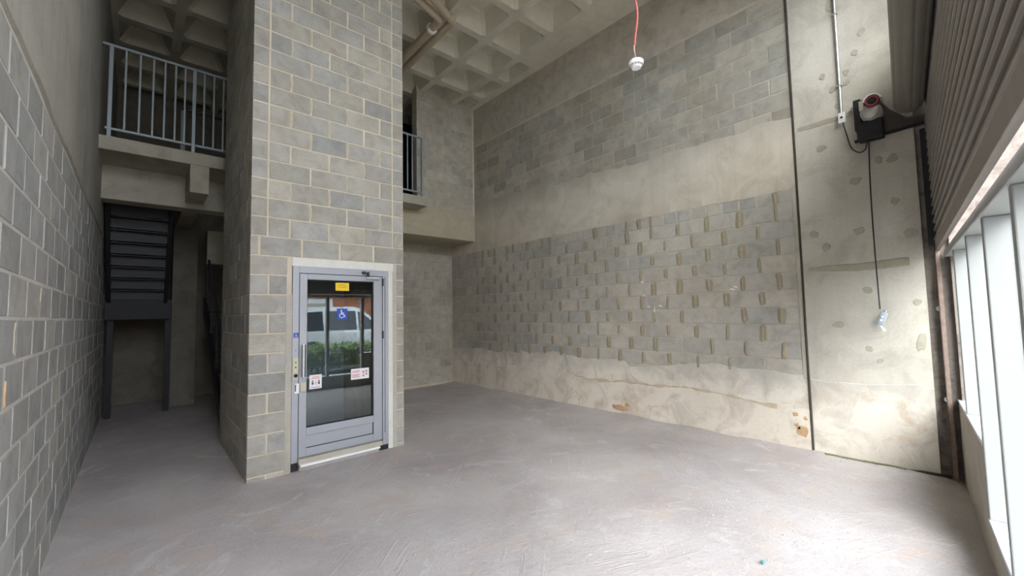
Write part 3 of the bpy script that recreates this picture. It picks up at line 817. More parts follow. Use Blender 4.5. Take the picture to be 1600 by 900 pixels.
# glazed door of the lift ------------------------------------------------------------
def build_door():
    d = empty('door_1', (1.75, 4.83, 0)); tag(d, 'grey aluminium glazed lift door with wheelchair sign', 'door', 'structure')
    Y = 4.83
    def B(x0, x1, y0, y1, z0, z1, b=0.003): return MB().bbox(x0 - 1.75, x1 - 1.75, y0 - Y, y1 - Y, z0, z1, b)
    # frame
    fr = B(1.212, 1.276, Y - .012, Y + .08, 0.085, 2.145).obj('door_frame', 'alu_door', d)
    B(1.276, 2.214, Y - .012, Y + .08, 2.075, 2.145).obj('frame_head', 'alu_door', fr)
    B(2.214, 2.285, Y - .012, Y + .08, 0.06, 2.145).obj('frame_jamb', 'alu_door', fr)
    B(2.238, 2.244, Y - .0135, Y, 0.2, 2.07, .001).obj('frame_groove', 'black_gasket', fr)
    B(1.212, 1.272, Y - .004, Y + .08, 0.0, 0.085, .001).obj('frame_foot_gap', 'black_gasket', fr)
    B(2.19, 2.285, Y - .004, Y + .08, 0.0, 0.06, .001).obj('frame_foot_gap', 'black_gasket', fr)
    B(1.27, 2.215, Y + .03, Y + .05, 0.0, 2.08, .001).v  # (seal line sits behind the leaf)
    # leaf
    lf = empty('door_leaf', (0, 0, 0)); lf.parent = d
    yo, yi = Y - .010, Y + .04
    B(1.282, 1.358, yo, yi, 0.128, 2.069).obj('stile', 'alu_door', lf)
    B(2.100, 2.207, yo, yi, 0.128, 2.069).obj('stile', 'alu_door', lf)
    B(1.358, 2.100, yo, yi, 2.008, 2.069).obj('top_rail', 'alu_door', lf)
    B(1.358, 2.100, yo, yi, 0.345, 0.425).obj('middle_rail', 'alu_door', lf)
    B(1.358, 2.100, yo, yi, 0.128, 0.212).obj('bottom_rail', 'alu_door', lf)
    B(1.358, 2.100, Y + .006, yi, 0.212, 0.345).obj('kick_panel', 'alu_door', lf)
    for (a, b, c, e) in ((1.358, 2.1, .212, .219), (2.092, 2.1, .219, .345)): B(a, b, Y + .002, Y + .01, c, e, .001).obj('panel_gasket', 'black_gasket', lf)
    for (a, b, c, e) in ((1.358, 2.1, .425, .436), (2.086, 2.1, .425, 2.008), (1.358, 2.1, 1.998, 2.008), (1.358, 1.363, .425, 2.0)):
        B(a, b, Y + .0, Y + .02, c, e, .001).obj('glass_gasket', 'black_gasket', lf)
    B(1.36, 2.098, Y + .014, Y + .020, 0.428, 2.006, .001).obj('glass_pane', 'glass_door', lf)
    # pull handle
    h = B(1.303, 1.326, Y - .062, Y - .040, 0.955, 1.315, .006).obj('pull_handle', 'galvanised', lf)
    for z in (0.985, 1.285): B(1.306, 1.323, Y - .045, Y - .008, z - .012, z + .012, .002).obj('handle_bracket', 'alu_door', h) if False else B(1.306, 1.323, Y - .045, Y - .008, z - .012, z + .012, .002).obj('handle_bracket', 'alu_door', lf)
    B(1.327, 1.335, Y - .06, Y - .01, 0.97, 1.31, .002).obj('handle_shadow_plate', 'black_gasket', lf)
    # latch
    lt = B(1.290, 1.352, Y - .030, Y - .010, 0.812, 0.905, .004).obj('latch_plate', 'latch_beige', lf)
    st = B(1.236, 1.282, Y - .028, Y - .012, 0.800, 0.905, .004).obj('strike_plate', 'alu_bright', fr)
    B(1.240, 1.250, Y - .030, Y - .02, 0.825, 0.895, .001).obj('strike_slot', 'black_gasket', fr)
    # call panel on the frame
    cp = B(1.219, 1.275, Y - .020, Y - .010, 0.945, 1.170, .003).obj('call_panel', 'panel_cream', d)
    for (z, r, mt, n, ex) in ((1.125, .010, 'button_green', 'call_button', .006), (1.075, .008, 'steel_dark', 'call_button', .005), (1.035, .007, 'sticker_white', 'indicator', .003), (0.988, .019, 'black_gasket', 'key_switch', .022)):
        MB().lathe([(0, -ex), (r * .85, -ex), (r, -ex * .6), (r, 0.004)], 16, 'Y', (1.247 - 1.75, -0.020, z)).obj(n, mt, cp, True)
    MB().lathe([(0, -.003), (.005, -.003), (.005, .003)], 10, 'Y', (1.247 - 1.75, -0.012, 1.25)).obj('frame_screw', 'steel_dark', fr)
    # closer arm
    cl = B(2.0, 2.165, Y - .045, Y - .011, 2.036, 2.062, .006).obj('door_closer', 'galvanised', d)
    MB().tube([(1.945 - 1.75, -.03, 2.115), (2.01 - 1.75, -.05, 2.10), (2.03 - 1.75, -.04, 2.075)], .007, 8).obj('closer_arm', 'steel_dark', cl)
    B(1.955, 2.0, Y - .035, Y - .010, 2.095, 2.125, .003).obj('closer_bracket', 'steel_dark', cl)
    B(2.015, 2.035, Y - .05, Y - .010, 2.06, 2.12, .003).obj('closer_bracket', 'steel_dark', cl)
    # hinges
    for z in (2.005, 1.37, 0.20): MB().tube([(2.213 - 1.75, -.018, z - .045), (2.213 - 1.75, -.018, z + .045)], .011, 10).obj('hinge', 'steel_dark' if z > .5 else 'alu_door', d)
    # threshold: bright aluminium angle
    th = B(1.275, 2.19, Y - .055, Y + .06, 0.07, 0.122, .002).obj('threshold', 'pier_plaster', d)
    B(1.287, 2.155, Y - .075, Y - .045, 0.046, 0.070, .003).obj('threshold_edge', 'alu_bright', th)
    B(1.287, 2.155, Y - .03, Y + .06, 0.0, 0.07, .001).obj('threshold_recess', 'floor_screed', th)
    # stickers behind / on the glass
    yg = Y + .0135
    def card(name, x0, x1, z0, z1, mat): return MB().box(x0 - 1.75, x1 - 1.75, yg - Y - .0015, yg - Y, z0, z1).obj(name, mat, lf)
    def ink(par, x0, x1, z0, z1, mat, dy=.0022): return MB().box(x0 - 1.75, x1 - 1.75, yg - Y - dy, yg - Y - .001, z0, z1).obj('print', mat, par)
    y1 = card('warning_sticker', 1.662, 1.814, 1.893, 1.985, 'sticker_yellow'); y1['label'] = 'yellow sticker with faint print'
    for z, a, b in ((1.962, 1.70, 1.775), (1.945, 1.685, 1.79), (1.928, 1.69, 1.785)): ink(y1, a, b, z, z + .006, 'print_ochre')
    w1 = card('notice_sticker', 1.392, 1.519, .822, .972, 'sticker_white'); w1['label'] = 'white notice with two dark pictograms'
    for z, a, b in ((.945, 1.42, 1.49), (.93, 1.41, 1.50), (.835, 1.41, 1.50)): ink(w1, a, b, z, z + .006, 'print_red')
    for cx in (1.425, 1.49):
        ink(w1, cx - .009, cx + .009, .868, .895, 'print_dark'); MB().lathe([(0, -.0022), (.008, -.0022), (.008, -.001)], 10, 'Y', (cx - 1.75, yg - Y, .906)).obj('print', 'print_dark', w1)
    for x in (1.45, 1.458, 1.466): ink(w1, x, x + .003, .868, .90, 'print_red')
    w2 = card('notice_sticker', 1.840, 2.052, .868, .990, 'sticker_white'); w2['label'] = 'white notice with red lettering and pictograms'
    for i, z in enumerate((.962, .948, .92, .906, .892)): ink(w2, 1.852, 1.945 - .012 * (i % 2), z, z + .006, 'print_red')
    for cx, cz in ((1.985, .945), (2.02, .92), (1.985, .905), (2.02, .955)):
        MB().lathe([(.009, -.0022), (.013, -.0022), (.013, -.001), (.009, -.001)], 14, 'Y', (cx - 1.75, yg - Y, cz)).obj('print', 'print_red', w2); ink(w2, cx - .005, cx + .005, cz - .006, cz + .006, 'print_dark')

    def wheelchair(par, cx, cz, s, y):
        g = MB(); yy0, yy1 = y - .0012, y
        def bar(p, q, w):
            p, q = Vector(p), Vector(q); dd = (q - p).normalized(); nn = Vector((-dd.y, dd.x)) * w / 2
            P = [p + nn, q + nn, q - nn, p - nn]
            g.prism([(cx + v.x * s, cz + v.y * s) for v in P], yy0, yy1, 'Y')
        def disc(c, r): g.prism([(cx + (c[0] + r * math.cos(2 * PI * k / 16)) * s, cz + (c[1] + r * math.sin(2 * PI * k / 16)) * s) for k in range(16)], yy0, yy1, 'Y')
        disc((-.08, .36), .07); bar((-.08, .29), (-.05, -.05), .09); bar((-.07, .12), (.17, .12), .07)
        bar((-.08, -.03), (.20, -.03), .09); bar((.18, -.02), (.28, -.30), .08); bar((.26, -.31), (.37, -.27), .07)
        for k in range(16):
            a0 = math.radians(120 + k * 14.5); a1 = math.radians(120 + (k + 1) * 14.5)
            bar((-.03 + .24 * math.cos(a0), -.17 + .24 * math.sin(a0)), (-.03 + .24 * math.cos(a1), -.17 + .24 * math.sin(a1)), .065)
        g.obj('wheelchair_symbol', 'sticker_white', par)
    b1 = card('accessibility_sticker', 1.678, 1.794, 1.565, 1.690, 'sticker_blue'); b1['label'] = 'blue square sticker with white wheelchair symbol'
    wheelchair(b1, 1.736 - 1.75, 1.628, .105, yg - Y - .0016)
    b2 = MB().box(1.225 - 1.75, 1.273 - 1.75, -.0150, -.0125, 1.385, 1.435).obj('accessibility_sticker', 'sticker_blue', fr); b2['label'] = 'small blue wheelchair sticker on the frame'
    wheelchair(b2, 1.249 - 1.75, 1.41, .042, -.0152)
    # lift car seen dimly through the glass
    lc = MB().box(1.0, 2.3, 5.0, 6.4, 0.02, 0.08).obj('floor_lift', 'shaft_wall'); tag(lc, 'dim lift platform behind the glazed door', 'platform', 'structure')


build_door()


# street front: curb, posts, panes, shutter --------------------------------------------
front = empty('wall_front', FLOC, (0, 0, FROT)); tag(front, 'slanted glazed street front with curb and lintel', 'wall', 'structure')
LXF = fx(LX) - 0.1
FB = lambda x0, x1, p0, p1, z0, z1, b=0.004: MB().bbox(min(x0, x1), max(x0, x1), p0, p1, z0, z1, b)
FINS = [4.88, 3.95, 3.18, 2.40, 1.60]
FB(fx(3.95), 0.03, -0.20, 0.0, -0.05, 0.71).obj('sill_wall', 'curb_concrete', front)
FB(fx(1.3), fx(3.95), -0.20, 0.0, -0.05, 0.25).obj('curb', 'curb_concrete', front)
FB(fx(3.95), 0.03, -0.22, 0.004, 0.71, 0.735).obj('window_sill', 'sill_stone', front)
FB(fx(1.3), fx(3.95), -0.22, 0.004, 0.25, 0.272).obj('window_sill', 'sill_stone', front)
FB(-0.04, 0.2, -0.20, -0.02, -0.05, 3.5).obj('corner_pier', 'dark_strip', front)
FB(fx(1.3), 0.2, -0.36, -0.06, 3.42, 4.35, .01).obj('lintel', 'concrete_grey', front)
FB(fx(5.2), 0.2, -0.36, -0.06, 4.35, 5.6, .01).obj('light_stop_wall', 'concrete_grey', front)  # unseen wall piece added to cut clerestory light on the column
FB(fx(1.28), fx(1.42), -0.36, -0.02, -0.05, 5.6, .01).obj('bay_post', 'concrete_grey', front)
FB(LXF, 0.2, -0.36, -0.06, 5.60, CZ + .4, .01).obj('top_lintel', 'concrete_grey', front)
win = empty('window_1', FLOC, (0, 0, FROT)); tag(win, 'white framed shopfront glazing with deep posts under the shutter', 'window', 'structure')
for X in FINS:
    lo = 0.735 if X > 4.5 else 0.272
    FB(fx(X) - .03, fx(X) + .03, -0.13, 0.0, lo, 2.035, .006).obj('mullion', 'white_frame', win)
FB(fx(1.42), -0.03, -0.13, 0.015, 2.035, 2.095, .006).obj('head_frame', 'white_frame', win)
edges = [fx(X) for X in reversed(FINS)] + [-0.01]
for a, b in zip(edges[:-1], edges[1:]):
    lo = 0.735 if b > fx(4.5) else 0.272
    if b - a < .2: continue
    FB(a + .03, b - .03, -0.095, -0.087, lo, 2.04, .001).obj('glass_pane', 'glass_window', win)
w2 = empty('window_2', FLOC, (0, 0, FROT)); tag(w2, 'high clerestory glazing above the shutter drum', 'window', 'structure')
for i in range(6):
    x = fx(1.6) + (fx(5.2) - fx(1.6)) * i / 5
    FB(x - .03, x + .03, -0.26, -0.18, 4.35, 5.60).obj('mullion', 'white_frame', w2)
    if i < 5: FB(x + .03, x + (fx(5.2) - fx(1.6)) / 5 - .03, -0.225, -0.215, 4.35, 5.60, .001).obj('glass_pane', 'glass_window', w2)


w3 = empty('window_3', FLOC, (0, 0, FROT)); tag(w3, 'tall glazed entrance bay left of the shutter', 'window', 'structure')
for X in (LX, 0.45, 1.25): FB(fx(X) - .03, fx(X) + .03, -0.26, -0.18, 0.0, 5.60).obj('mullion', 'white_frame', w3)
for z in (2.5, 4.1): FB(fx(LX), fx(1.25), -0.255, -0.185, z - .03, z + .03).obj('transom', 'white_frame', w3)
for a, b in ((LX, .45), (.45, 1.25)):
    for z0, z1 in ((2.53, 4.07), (4.13, 5.6)): FB(fx(a) + .03, fx(b) - .03, -0.225, -0.215, z0, z1, .001).obj('glass_pane', 'glass_window', w3)


def build_shutter():
    s = empty('roller_shutter', FLOC, (0, 0, FROT)); tag(s, 'half lowered grey-brown steel roller shutter with ribbed slats', 'shutter')
    x0, x1 = fx(1.42), -0.02; p0 = 0.052
    pitch = 0.080; zb = 2.10
    FB(x0, x1, p0 - .014, p0 + .016, zb, zb + 0.10, .004).obj('bottom_bar', 'slat_bar', s)
    prof = [(.001, .020), (.003, .080), (-.006, .080), (-.008, .004), (.004, -.003), (.014, -.003), (.021, .003), (.022, .011), (.016, .018), (.007, .021)]
    me = MB().prism([(q, z) for q, z in prof], x0, x1).mesh('slat', True); me.materials.append(MATS['slat_paint'])
    n = 15
    for k in range(n): link('slat', me, None, s, (0, p0, zb + 0.10 + k * pitch))
    # coil on the drum: slats wound as long rounded lobes
    cp, cz, R = 0.170, 3.535, 0.112; m = MB(); lob = 11
    pts = []
    for k in range(lob * 6):
        a = 2 * PI * k / (lob * 6); ph = (k % 6) / 6; rr = R * (1 - 0.06 * (1 - math.sin(PI * ph)) ** 2)
        pts.append((cp + rr * math.cos(a), cz + rr * math.sin(a)))
    MB().prism(pts, x0, -0.13).obj('coil', 'drum_paint', s, True)
    # last slats running from the coil to the guide
    zt = zb + 0.10 + n * pitch
    poly = [(p0 + .004, zt), (cp - R + .004, cz), (cp - R - .004, cz), (p0 - .004, zt)]
    MB().prism(poly, x0, -0.05).obj('entry_slat', 'galvanised', s)
    MB().tube([(-0.13, cp, cz), (-0.02, cp, cz)], 0.03, 12).obj('axle', 'steel_black', s)
    # guide channel, steel with rust
    g = MB(); g.box(-0.040, -0.032, 0.036, 0.074, 0.0, 2.16); g.box(-0.040, 0.02, 0.068, 0.074, 0.0, 2.16); g.box(-0.040, 0.02, 0.036, 0.042, 0.0, 2.16)
    g.obj('guide_rail', 'steel_rust', s)
    FB(-0.02, 0.03, 0.02, 0.11, 2.16, 3.28, .003).obj('upper_guide', 'steel_black', s)
    return s


build_shutter()


def build_motor():
    x = RX
    b = empty('shutter_motor', (x, 0.6, 3.35)); tag(b, 'shutter motor with red ring on a black bracket box', 'motor')
    O = lambda m: MB().add([(v[0] - x, v[1] - 0.6, v[2] - 3.35) for v in m.v], m.f)
    # cheek plate bolted to the wall carrying the drum
    O(MB().prism([(0.72, 3.31), (0.44, 3.31), (0.17, 3.335), (0.17, 3.41), (0.34, 3.43), (0.46, 3.56), (0.55, 3.72), (0.72, 3.74)], x - .012, x + .03)).obj('cheek_plate', 'steel_plate', b)
    O(MB().prism([(0.74, 3.30), (0.17, 3.325), (0.17, 3.34), (0.74, 3.318)], x - .05, x + .0)).obj('plate_flange', 'steel_black', b)
    bx = O(MB().bbox(x - .13, x - .012, 0.505, 0.70, 3.275, 3.465, .008)).obj('bracket_box', 'steel_black', b)
    O(MB().bbox(x - .10, x - .012, 0.665, 0.725, 3.40, 3.72, .006)).obj('gear_case', 'steel_black', b)
    mo = O(MB().lathe([(0, -.20), (.05, -.20), (.072, -.185), (.075, -.17), (.075, -.02), (0, -.02)], 20, 'X', (x, 0.585, 3.535))).obj('motor_body', 'motor_silver', b, True)
    for k in range(9):
        O(MB().lathe([(.074, 0), (.084, .001), (.084, .004), (.074, .005)], 20, 'X', (x - .165 + k * .016, 0.585, 3.535))).obj('cooling_fin', 'motor_silver', mo)
    O(MB().bbox(x - .19, x - .05, 0.63, 0.67, 3.56, 3.66, .006)).obj('terminal_box', 'latch_beige', b)
    O(MB().lathe([(.0, -.222), (.022, -.222), (.026, -.226), (.028, -.214)], 18, 'X', (x, 0.563, 3.618))).obj('hub', 'steel_black', b, True)
    O(MB().lathe([(.028, -.214), (.034, -.226), (.052, -.226), (.057, -.212), (.057, -.14), (.0, -.14)], 22, 'X', (x, 0.563, 3.618))).obj('red_ring', 'motor_red', b, True)
    m = MB(); n = 16; rI, rO = .060, .074; vs = []; fs = []
    for i in range(n + 1):
        t_ = math.radians(10 + 165 * i / n)
        for r, h in ((rI, -.21), (rO, -.21), (rO, -.05), (rI, -.05)): vs.append((x + h, 0.563 - r * math.cos(t_), 3.622 + r * math.sin(t_)))
    for i in range(n):
        for k in range(4): fs.append((i * 4 + k, i * 4 + (k + 1) % 4, i * 4 + 4 + (k + 1) % 4, i * 4 + 4 + k))
    fs += [(0, 1, 2, 3), (n * 4 + 3, n * 4 + 2, n * 4 + 1, n * 4)]
    O(m.add(vs, fs)).obj('white_cover', 'plastic_white', b, True)
    return b


build_motor()


def curve_pts(P, n=8):
    P = [Vector(p) for p in P]; out = []
    for i in range(len(P) - 1):
        a, b, c, d = P[max(i - 1, 0)], P[i], P[i + 1], P[min(i + 2, len(P) - 1)]
        for k in range(n):
            t = k / n
            out.append(0.5 * ((2 * b) + (c - a) * t + (2 * a - 5 * b + 4 * c - d) * t * t + (3 * b - a - 3 * c + d) * t ** 3))
    return out + [P[-1]]


def thing_tube(name, pts, r, mat, label, cat, n=8):
    o = MB().tube(pts, r, n).obj(name, mat, None, True); tag(o, label, cat); return o


# conduit, junction box, cables on the column
cd = empty('electrical_conduit', (RX - .016, 0.836, 3.64)); tag(cd, 'galvanised conduit running down the column to a junction box', 'conduit')
OC = lambda m: MB().add([(v[0] - RX + .016, v[1] - 0.836, v[2] - 3.64) for v in m.v], m.f)
OC(MB().tube([(RX - .016, 0.836, 3.63), (RX - .016, 0.834, 5.0), (RX - .016, 0.834, CZ)], .0125, 10)).obj('pipe', 'galvanised', cd, True)
for z in (3.95, 4.75, 5.5): OC(MB().bbox(RX - .031, RX, 0.81, 0.86, z, z + .018, .002)).obj('clamp', 'galvanised', cd)
jb = OC(MB().bbox(RX - .05, RX, 0.80, 0.862, 3.545, 3.655, .006)).obj('junction_box', 'alu_bright', cd)
OC(MB().lathe([(0, -.053), (.012, -.053), (.012, -.049)], 10, 'X', (RX, 0.832, 3.60))).obj('knockout', 'steel_black', jb)
thing_tube('motor_cable', curve_pts([(RX - .03, 0.825, 3.545), (RX - .03, 0.80, 3.40), (RX - .03, 0.772, 3.26), (RX - .04, 0.71, 3.185), (RX - .06, 0.655, 3.20), (RX - .09, 0.64, 3.272)]), .006, 'cable_black', 'black cable sagging from the junction box to the motor', 'cable')
thing_tube('pendant_cable', curve_pts([(RX - .09, 0.622, 3.272), (RX - .08, 0.635, 2.9), (RX - .075, 0.640, 2.4), (RX - .075, 0.637, 1.9), (RX - .075, 0.632, 1.565)]), .006, 'cable_black', 'thin black cable hanging down the column to the pendant', 'cable')
pe = empty('control_pendant', (RX - .075, 0.625, 1.46), (0.35, 0, 0)); tag(pe, 'small pale push-button pendant hanging on the column', 'pendant')
MB().bbox(-.022, .022, -.028, .028, -.055, .075, .012).obj('housing', 'pendant_grey', pe, True)
MB().lathe([(0, .10), (.010, .10), (.014, .075), (.014, .06)], 12, 'Z').obj('cable_gland', 'pendant_grey', pe, True)
for z in (.03, -.005): MB().lathe([(0, -.028), (.011, -.027), (.011, -.018)], 12, 'X', (0, 0, z)).obj('button', 'plastic_white', pe, True)
MB().add([(-.02, -.05, -.10), (.015, -.06, -.09), (.02, 0, -.05), (-.02, .01, -.045), (-.01, -.03, -.085), (.012, -.03, -.12)], [(0, 1, 2, 3), (0, 5, 1), (3, 4, 0)]).obj('torn_wrapper', 'plastic_white', pe)

# smoke detector hanging on a red cable
dp = Vector((2.63, 1.533, 3.375))
sd = empty('smoke_detector', dp); tag(sd, 'white smoke detector dangling from a red cable', 'smoke detector')
MB().lathe([(0, .022), (.048, .022), (.052, .016), (.052, -.004), (.047, -.012), (.036, -.016), (.034, -.03), (.028, -.034), (0, -.035)], 28).obj('housing', 'plastic_white', sd, True)
for k in range(14):
    a = 2 * PI * k / 14
    MB().bbox(-.005, .005, -.002, .002, -.0045, .0045, .001).obj('vent_slot', 'steel_black', sd, loc=(.0455 * math.cos(a), .0455 * math.sin(a), -.0125), rot=(0.6, 0, a - PI / 2))
for dx in (-.006, .004):
    MB().tube(curve_pts([(dx * .3, 0, .02), (dx * 1.2 - .01, dx, .06), (dx - .018, 0, .10), (-.012, 0, .145)]), .0026, 6).obj('wire', 'cable_pink', sd, True)
thing_tube('detector_cable', curve_pts([dp + Vector((-.012, 0, .14)), dp + Vector((-.004, -.004, .21)), dp + Vector((.012, -.016, .34)), dp + Vector((.008, -.012, .46)), dp + Vector((-.03, .02, .62)), dp + Vector((-.05, .05, 1.2)), Vector((2.60, 1.6, 5.0)), Vector((2.64, 1.62, CZ))]), .0075, 'cable_red', 'red twisted cable hanging from the ceiling to the detector', 'cable')

# ceiling drain pipes
def drain(name, pts, label, collar=None, r=0.055):
    e = empty(name, pts[0]); tag(e, label, 'pipe')
    sub = lambda P: [Vector(p) - Vector(pts[0]) for p in P]
    q = [Vector(p) for p in pts]
    for i in range(len(q) - 1): MB().tube(sub([q[i], q[i + 1]]), r, 16).obj('pipe_length', 'pvc_beige', e, True)
    for i in range(1, len(q) - 1):
        a = (q[i - 1] - q[i]).normalized(); b = (q[i + 1] - q[i]).normalized()
        MB().tube(sub(curve_pts([q[i] + a * .13, q[i] + a * .06, q[i] + (a + b) * .02, q[i] + b * .06, q[i] + b * .13], 3)), r * 1.13, 16).obj('elbow', 'pvc_beige', e, True)
    if collar:
        c0, c1 = Vector(collar[0]), Vector(collar[1]); dd = (c1 - c0).normalized()
        m = MB().tube(sub([c0, c1]), r * 1.5, 18).obj('collar', 'pvc_white', e, True)
    return e


drain('drain_pipe', [(2.57, 4.86, 5.98), (3.255, 5.10, 6.0), (3.265, 7.5, 6.0)], 'beige ceiling drain pipe with a white collar', ((3.257, 5.33, 6.0), (3.258, 5.375, 6.0)))
drain('drain_pipe', [(2.57, 4.62, 5.98), (3.41, 5.0, 6.0), (3.45, 7.5, 6.0)], 'beige ceiling drain pipe without collar nearer the right wall')

# floor crumbs and chip
cr = MB()
for i in range(900):
    x = random.uniform(1.0, 5.4); y = random.uniform(0.6, 6.0) if random.random() < .6 else random.uniform(.3, 3)
    if random.random() < .35: x = RX - abs(random.gauss(0, .12)) - .02; y = random.uniform(1, 8)
    if i > 450: x = random.gauss(3.6, .5); y = random.gauss(1.25, .3)
    if y < .5 or (TX0 - .1 < x < TX1 + .1 and y > TY - .1): continue
    s = random.choice([.004, .005, .006, .009]); z = floor_h(x, y)
    cr.add([(x + s * random.uniform(.6, 1.3) * a, y + s * random.uniform(.6, 1.3) * b, z + c * s) for a, b, c in ((-1, -1, -.3), (1, -1, -.3), (1, 1, -.3), (-1, 1, -.3), (0, 0, .9))], [(0, 1, 4), (1, 2, 4), (2, 3, 4), (3, 0, 4)])
o = cr.obj('mortar_crumbs', 'crumb'); tag(o, 'scattered mortar crumbs lying on the floor', 'debris', 'stuff')
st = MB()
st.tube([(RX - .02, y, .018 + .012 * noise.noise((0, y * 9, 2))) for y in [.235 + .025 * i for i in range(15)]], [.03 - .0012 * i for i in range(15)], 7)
o = st.obj('dark_floor_strip', 'joint_dark', None, True); tag(o, 'black lumpy strip along the floor in the shutter corner', 'strip')  # near-black lumpy strip along the wall foot
rg = MB()
for (A, B_) in (((700, 785), (942, 735)), ((914, 808), (964, 760)), ((919, 867), (1049, 842)), ((1018, 775), (1021, 815)), ((295, 845), (425, 785)), ((625, 810), (800, 760)), ((515, 775), (590, 725)), ((420, 825), (500, 800)), ((1040, 885), (1075, 850)), ((830, 800), (905, 785)), ((700, 870), (790, 850)), ((1000, 700), (1100, 735))):
    P0, P1 = ray_floor(*A), ray_floor(*B_); n = 30
    pts = []
    for i in range(n + 1):
        q = P0.lerp(P1, i / n); q.x += .012 * noise.noise((q.x * 5, q.y * 5, 1)); q.y += .012 * noise.noise((q.x * 5, q.y * 5, 7)); pts.append(Vector((q.x, q.y, floor_h(q.x, q.y) - .0085 + .006 * noise.noise((q.x * 14, q.y * 14, 3)))))
    rg.tube(pts, [.008 + .004 * noise.noise((i * .7, 0, A[0])) for i in range(n + 1)], 6)
o = rg.obj('trowel_ridges', 'floor_screed', None, True); tag(o, 'thin trowel ridges left in the floor screed', 'ridge', 'stuff')
o = MB().add([(-.02, -.008, 0), (.018, -.012, .002), (.022, .006, .004), (-.004, .014, .012), (0, 0, .014)], [(0, 1, 4), (1, 2, 4), (2, 3, 4), (3, 0, 4), (0, 3, 2, 1)]).obj('plastic_chip', 'teal_plastic', loc=(2.95, 0.98, 0.008))
tag(o, 'tiny teal plastic chip on the floor', 'debris')

# ---------------------------------------------------------------- outside, seen in the door glass
o = MB().box(-14, 20, -2.3, -0.3, -0.15, -0.02).obj('ground_pavement', 'pavement'); tag(o, 'pale pavement outside the street front', 'pavement', 'structure')
o = MB().box(-40, 60, -40, -2.3, -0.15, -0.03).obj('ground_road', 'asphalt'); tag(o, 'grey parking ground beyond the pavement', 'ground', 'structure')


def leaves(name, cx0, cx1, cy0, cy1, z0, z1, n, size, mat, parent, seed):
    rr = random.Random(seed); m = MB()
    for i in range(n):
        x, y = rr.uniform(cx0, cx1), rr.uniform(cy0, cy1); z = z0 + (z1 - z0) * rr.random() ** .6 + .08 * noise.noise((x * 3, y * 3, 0))
        a, b = rr.uniform(0, 6.28), rr.uniform(-.9, .9); s = size * rr.uniform(.6, 1.3)
        d = Vector((math.cos(a) * math.cos(b), math.sin(a) * math.cos(b), math.sin(b))); u = d.cross(Vector((0, 0, 1))).normalized()
        p = Vector((x, y, z)); m.add([p, p + d * s * .5 + u * s * .28, p + d * s, p + d * s * .5 - u * s * .28], [(0, 1, 2, 3)])
    ob = m.obj(name, mat, parent); ob['kind'] = 'stuff'; return ob


hd = empty('hedge', (5, -3.0, 0)); tag(hd, 'sunlit clipped hedge outside the glazing', 'hedge')
leaves('foliage', -5, 5, -.55, .6, .15, .80, 9000, .11, 'leaf', hd, 3)
leaves('inner_foliage', -5, 5, -.5, .5, 0, .66, 4000, .14, 'leaf_dark', hd, 4)


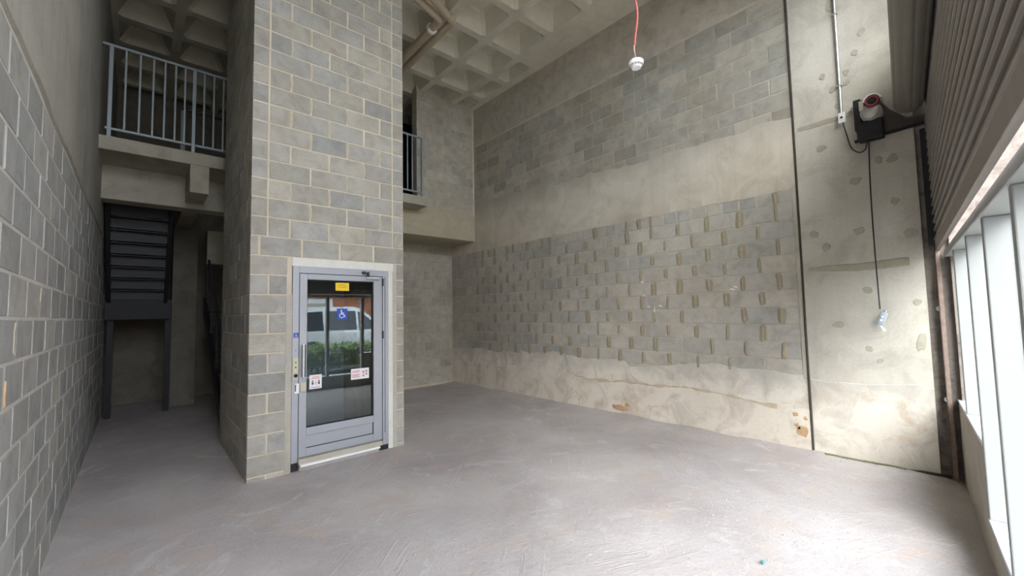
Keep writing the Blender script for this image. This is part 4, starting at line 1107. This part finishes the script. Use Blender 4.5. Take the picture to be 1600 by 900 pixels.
def build_car():
    c = empty('car', (5.4, -5.2, 0)); tag(c, 'white parked pickup-like car beyond the hedge', 'car')
    low = [(-2.3, .45), (-2.33, .8), (-2.25, 1.08), (1.15, 1.08), (2.1, 1.0), (2.3, .85), (2.32, .45), (2.05, .4)]
    for wx, d in ((1.42, 1), (-1.3, 1)): low += [(wx + .43 * math.cos(a), .40 + .43 * math.sin(a)) for a in [PI * k / 10 for k in range(11)]]
    low += [(-2.05, .4)]
    m = MB().prism(low, -.9, .9, 'Y'); bd = m.obj('body', 'car_white', c)
    cab = [(-2.15, 1.07), (-1.95, 1.80), (-1.7, 1.90), (.05, 1.92), (.30, 1.86), (1.2, 1.08)]
    n = len(cab); vs = []
    for s_, k in ((-1, 1), (1, 1)):
        for x, z in cab: vs.append((x, s_ * (.88 - .18 * (z - 1.07) / .85), z))
    fs = [tuple(range(n)), tuple(range(2 * n - 1, n - 1, -1))] + [(i, (i + 1) % n, n + (i + 1) % n, n + i) for i in range(n)]
    MB().add(vs, fs).obj('cabin', 'car_white', c)
    for s_ in (-1, 1):
        for q in ([(-1.85, 1.15), (-1.72, 1.72), (-.95, 1.78), (-.95, 1.15)], [(-.85, 1.15), (-.85, 1.78), (.12, 1.78), (.12, 1.15)], [(.2, 1.15), (.2, 1.76), (.36, 1.70), (.98, 1.15)]):
            y = lambda z: s_ * (.888 - .18 * (z - 1.07) / .85)
            MB().add([(x, y(z), z) for x, z in q] + [(x, y(z) - s_ * .03, z) for x, z in q], [(0, 1, 2, 3), (7, 6, 5, 4), (0, 1, 5, 4), (1, 2, 6, 5), (2, 3, 7, 6), (3, 0, 4, 7)]).obj('side_window', 'car_glass', c)
        for x in (1.42, -1.3):
            w = MB().lathe([(0, -.1), (.2, -.11), (.3, -.11), (.36, -.09), (.36, .09), (.3, .11), (0, .1)], 22, 'Y', (x, s_ * .8, .36)).obj('wheel', 'tyre', c, True)
            MB().lathe([(0, -.125), (.21, -.12), (.22, -.10), (.22, .10), (.21, .12), (0, .125)], 18, 'Y', (x, s_ * .8, .36)).obj('rim', 'galvanised', w, True)
        MB().bbox(.75, .9, s_ * .98 - .08, s_ * .98 + .08, 1.1, 1.25, .03).obj('wing_mirror', 'car_white', c)


build_car()
bl = empty('street_building', (6, -10, 0)); tag(bl, 'terracotta building with white framed shutter across the street', 'building')
MB().box(-14, 20, -.4, 0, 0, 2.6).obj('wall', 'wall_terracotta', bl)
MB().box(-14, 20, -.3, .35, 2.6, 3.0).obj('eave', 'trim_white', bl)
for x in (-1.6, 4.4, -7.6):
    f = MB().box(x, x + 2.2, 0, .12, 0, 2.4).obj('door_frame', 'trim_white', bl)
    MB().box(x + .2, x + 2.0, .06, .14, 0, 2.2).obj('door_panel', 'wall_tan', f)


def tree(x, y, h, r, label, seed):
    t = empty('tree', (x, y, 0)); tag(t, label, 'tree')
    MB().tube(curve_pts([(0, 0, 0), (.05, .03, h * .3), (-.05, .05, h * .55), (.05, 0, h * .8)], 4), [.16 - .006 * i for i in range(13)], 9).obj('trunk', 'trunk', t, True)
    rr = random.Random(seed); m = MB()
    for i in range(3500):
        v = Vector((rr.gauss(0, 1), rr.gauss(0, 1), rr.gauss(0, 1))).normalized() * r * rr.random() ** .4
        p = Vector((v.x, v.y, h * .8 + v.z * .7)); d = Vector((rr.gauss(0, 1), rr.gauss(0, 1), rr.gauss(0, 1))).normalized(); u = d.orthogonal().normalized(); s = rr.uniform(.12, .28)
        m.add([p, p + d * s * .5 + u * s * .3, p + d * s, p + d * s * .5 - u * s * .3], [(0, 1, 2, 3)])
    ob = m.obj('crown', 'leaf', t); ob['kind'] = 'stuff'


tree(9.2, -7.2, 4.2, 1.7, 'leafy street tree beside the terracotta building', 5)
tree(-2.5, -7.0, 4.6, 1.9, 'leafy street tree opposite the entrance', 6)
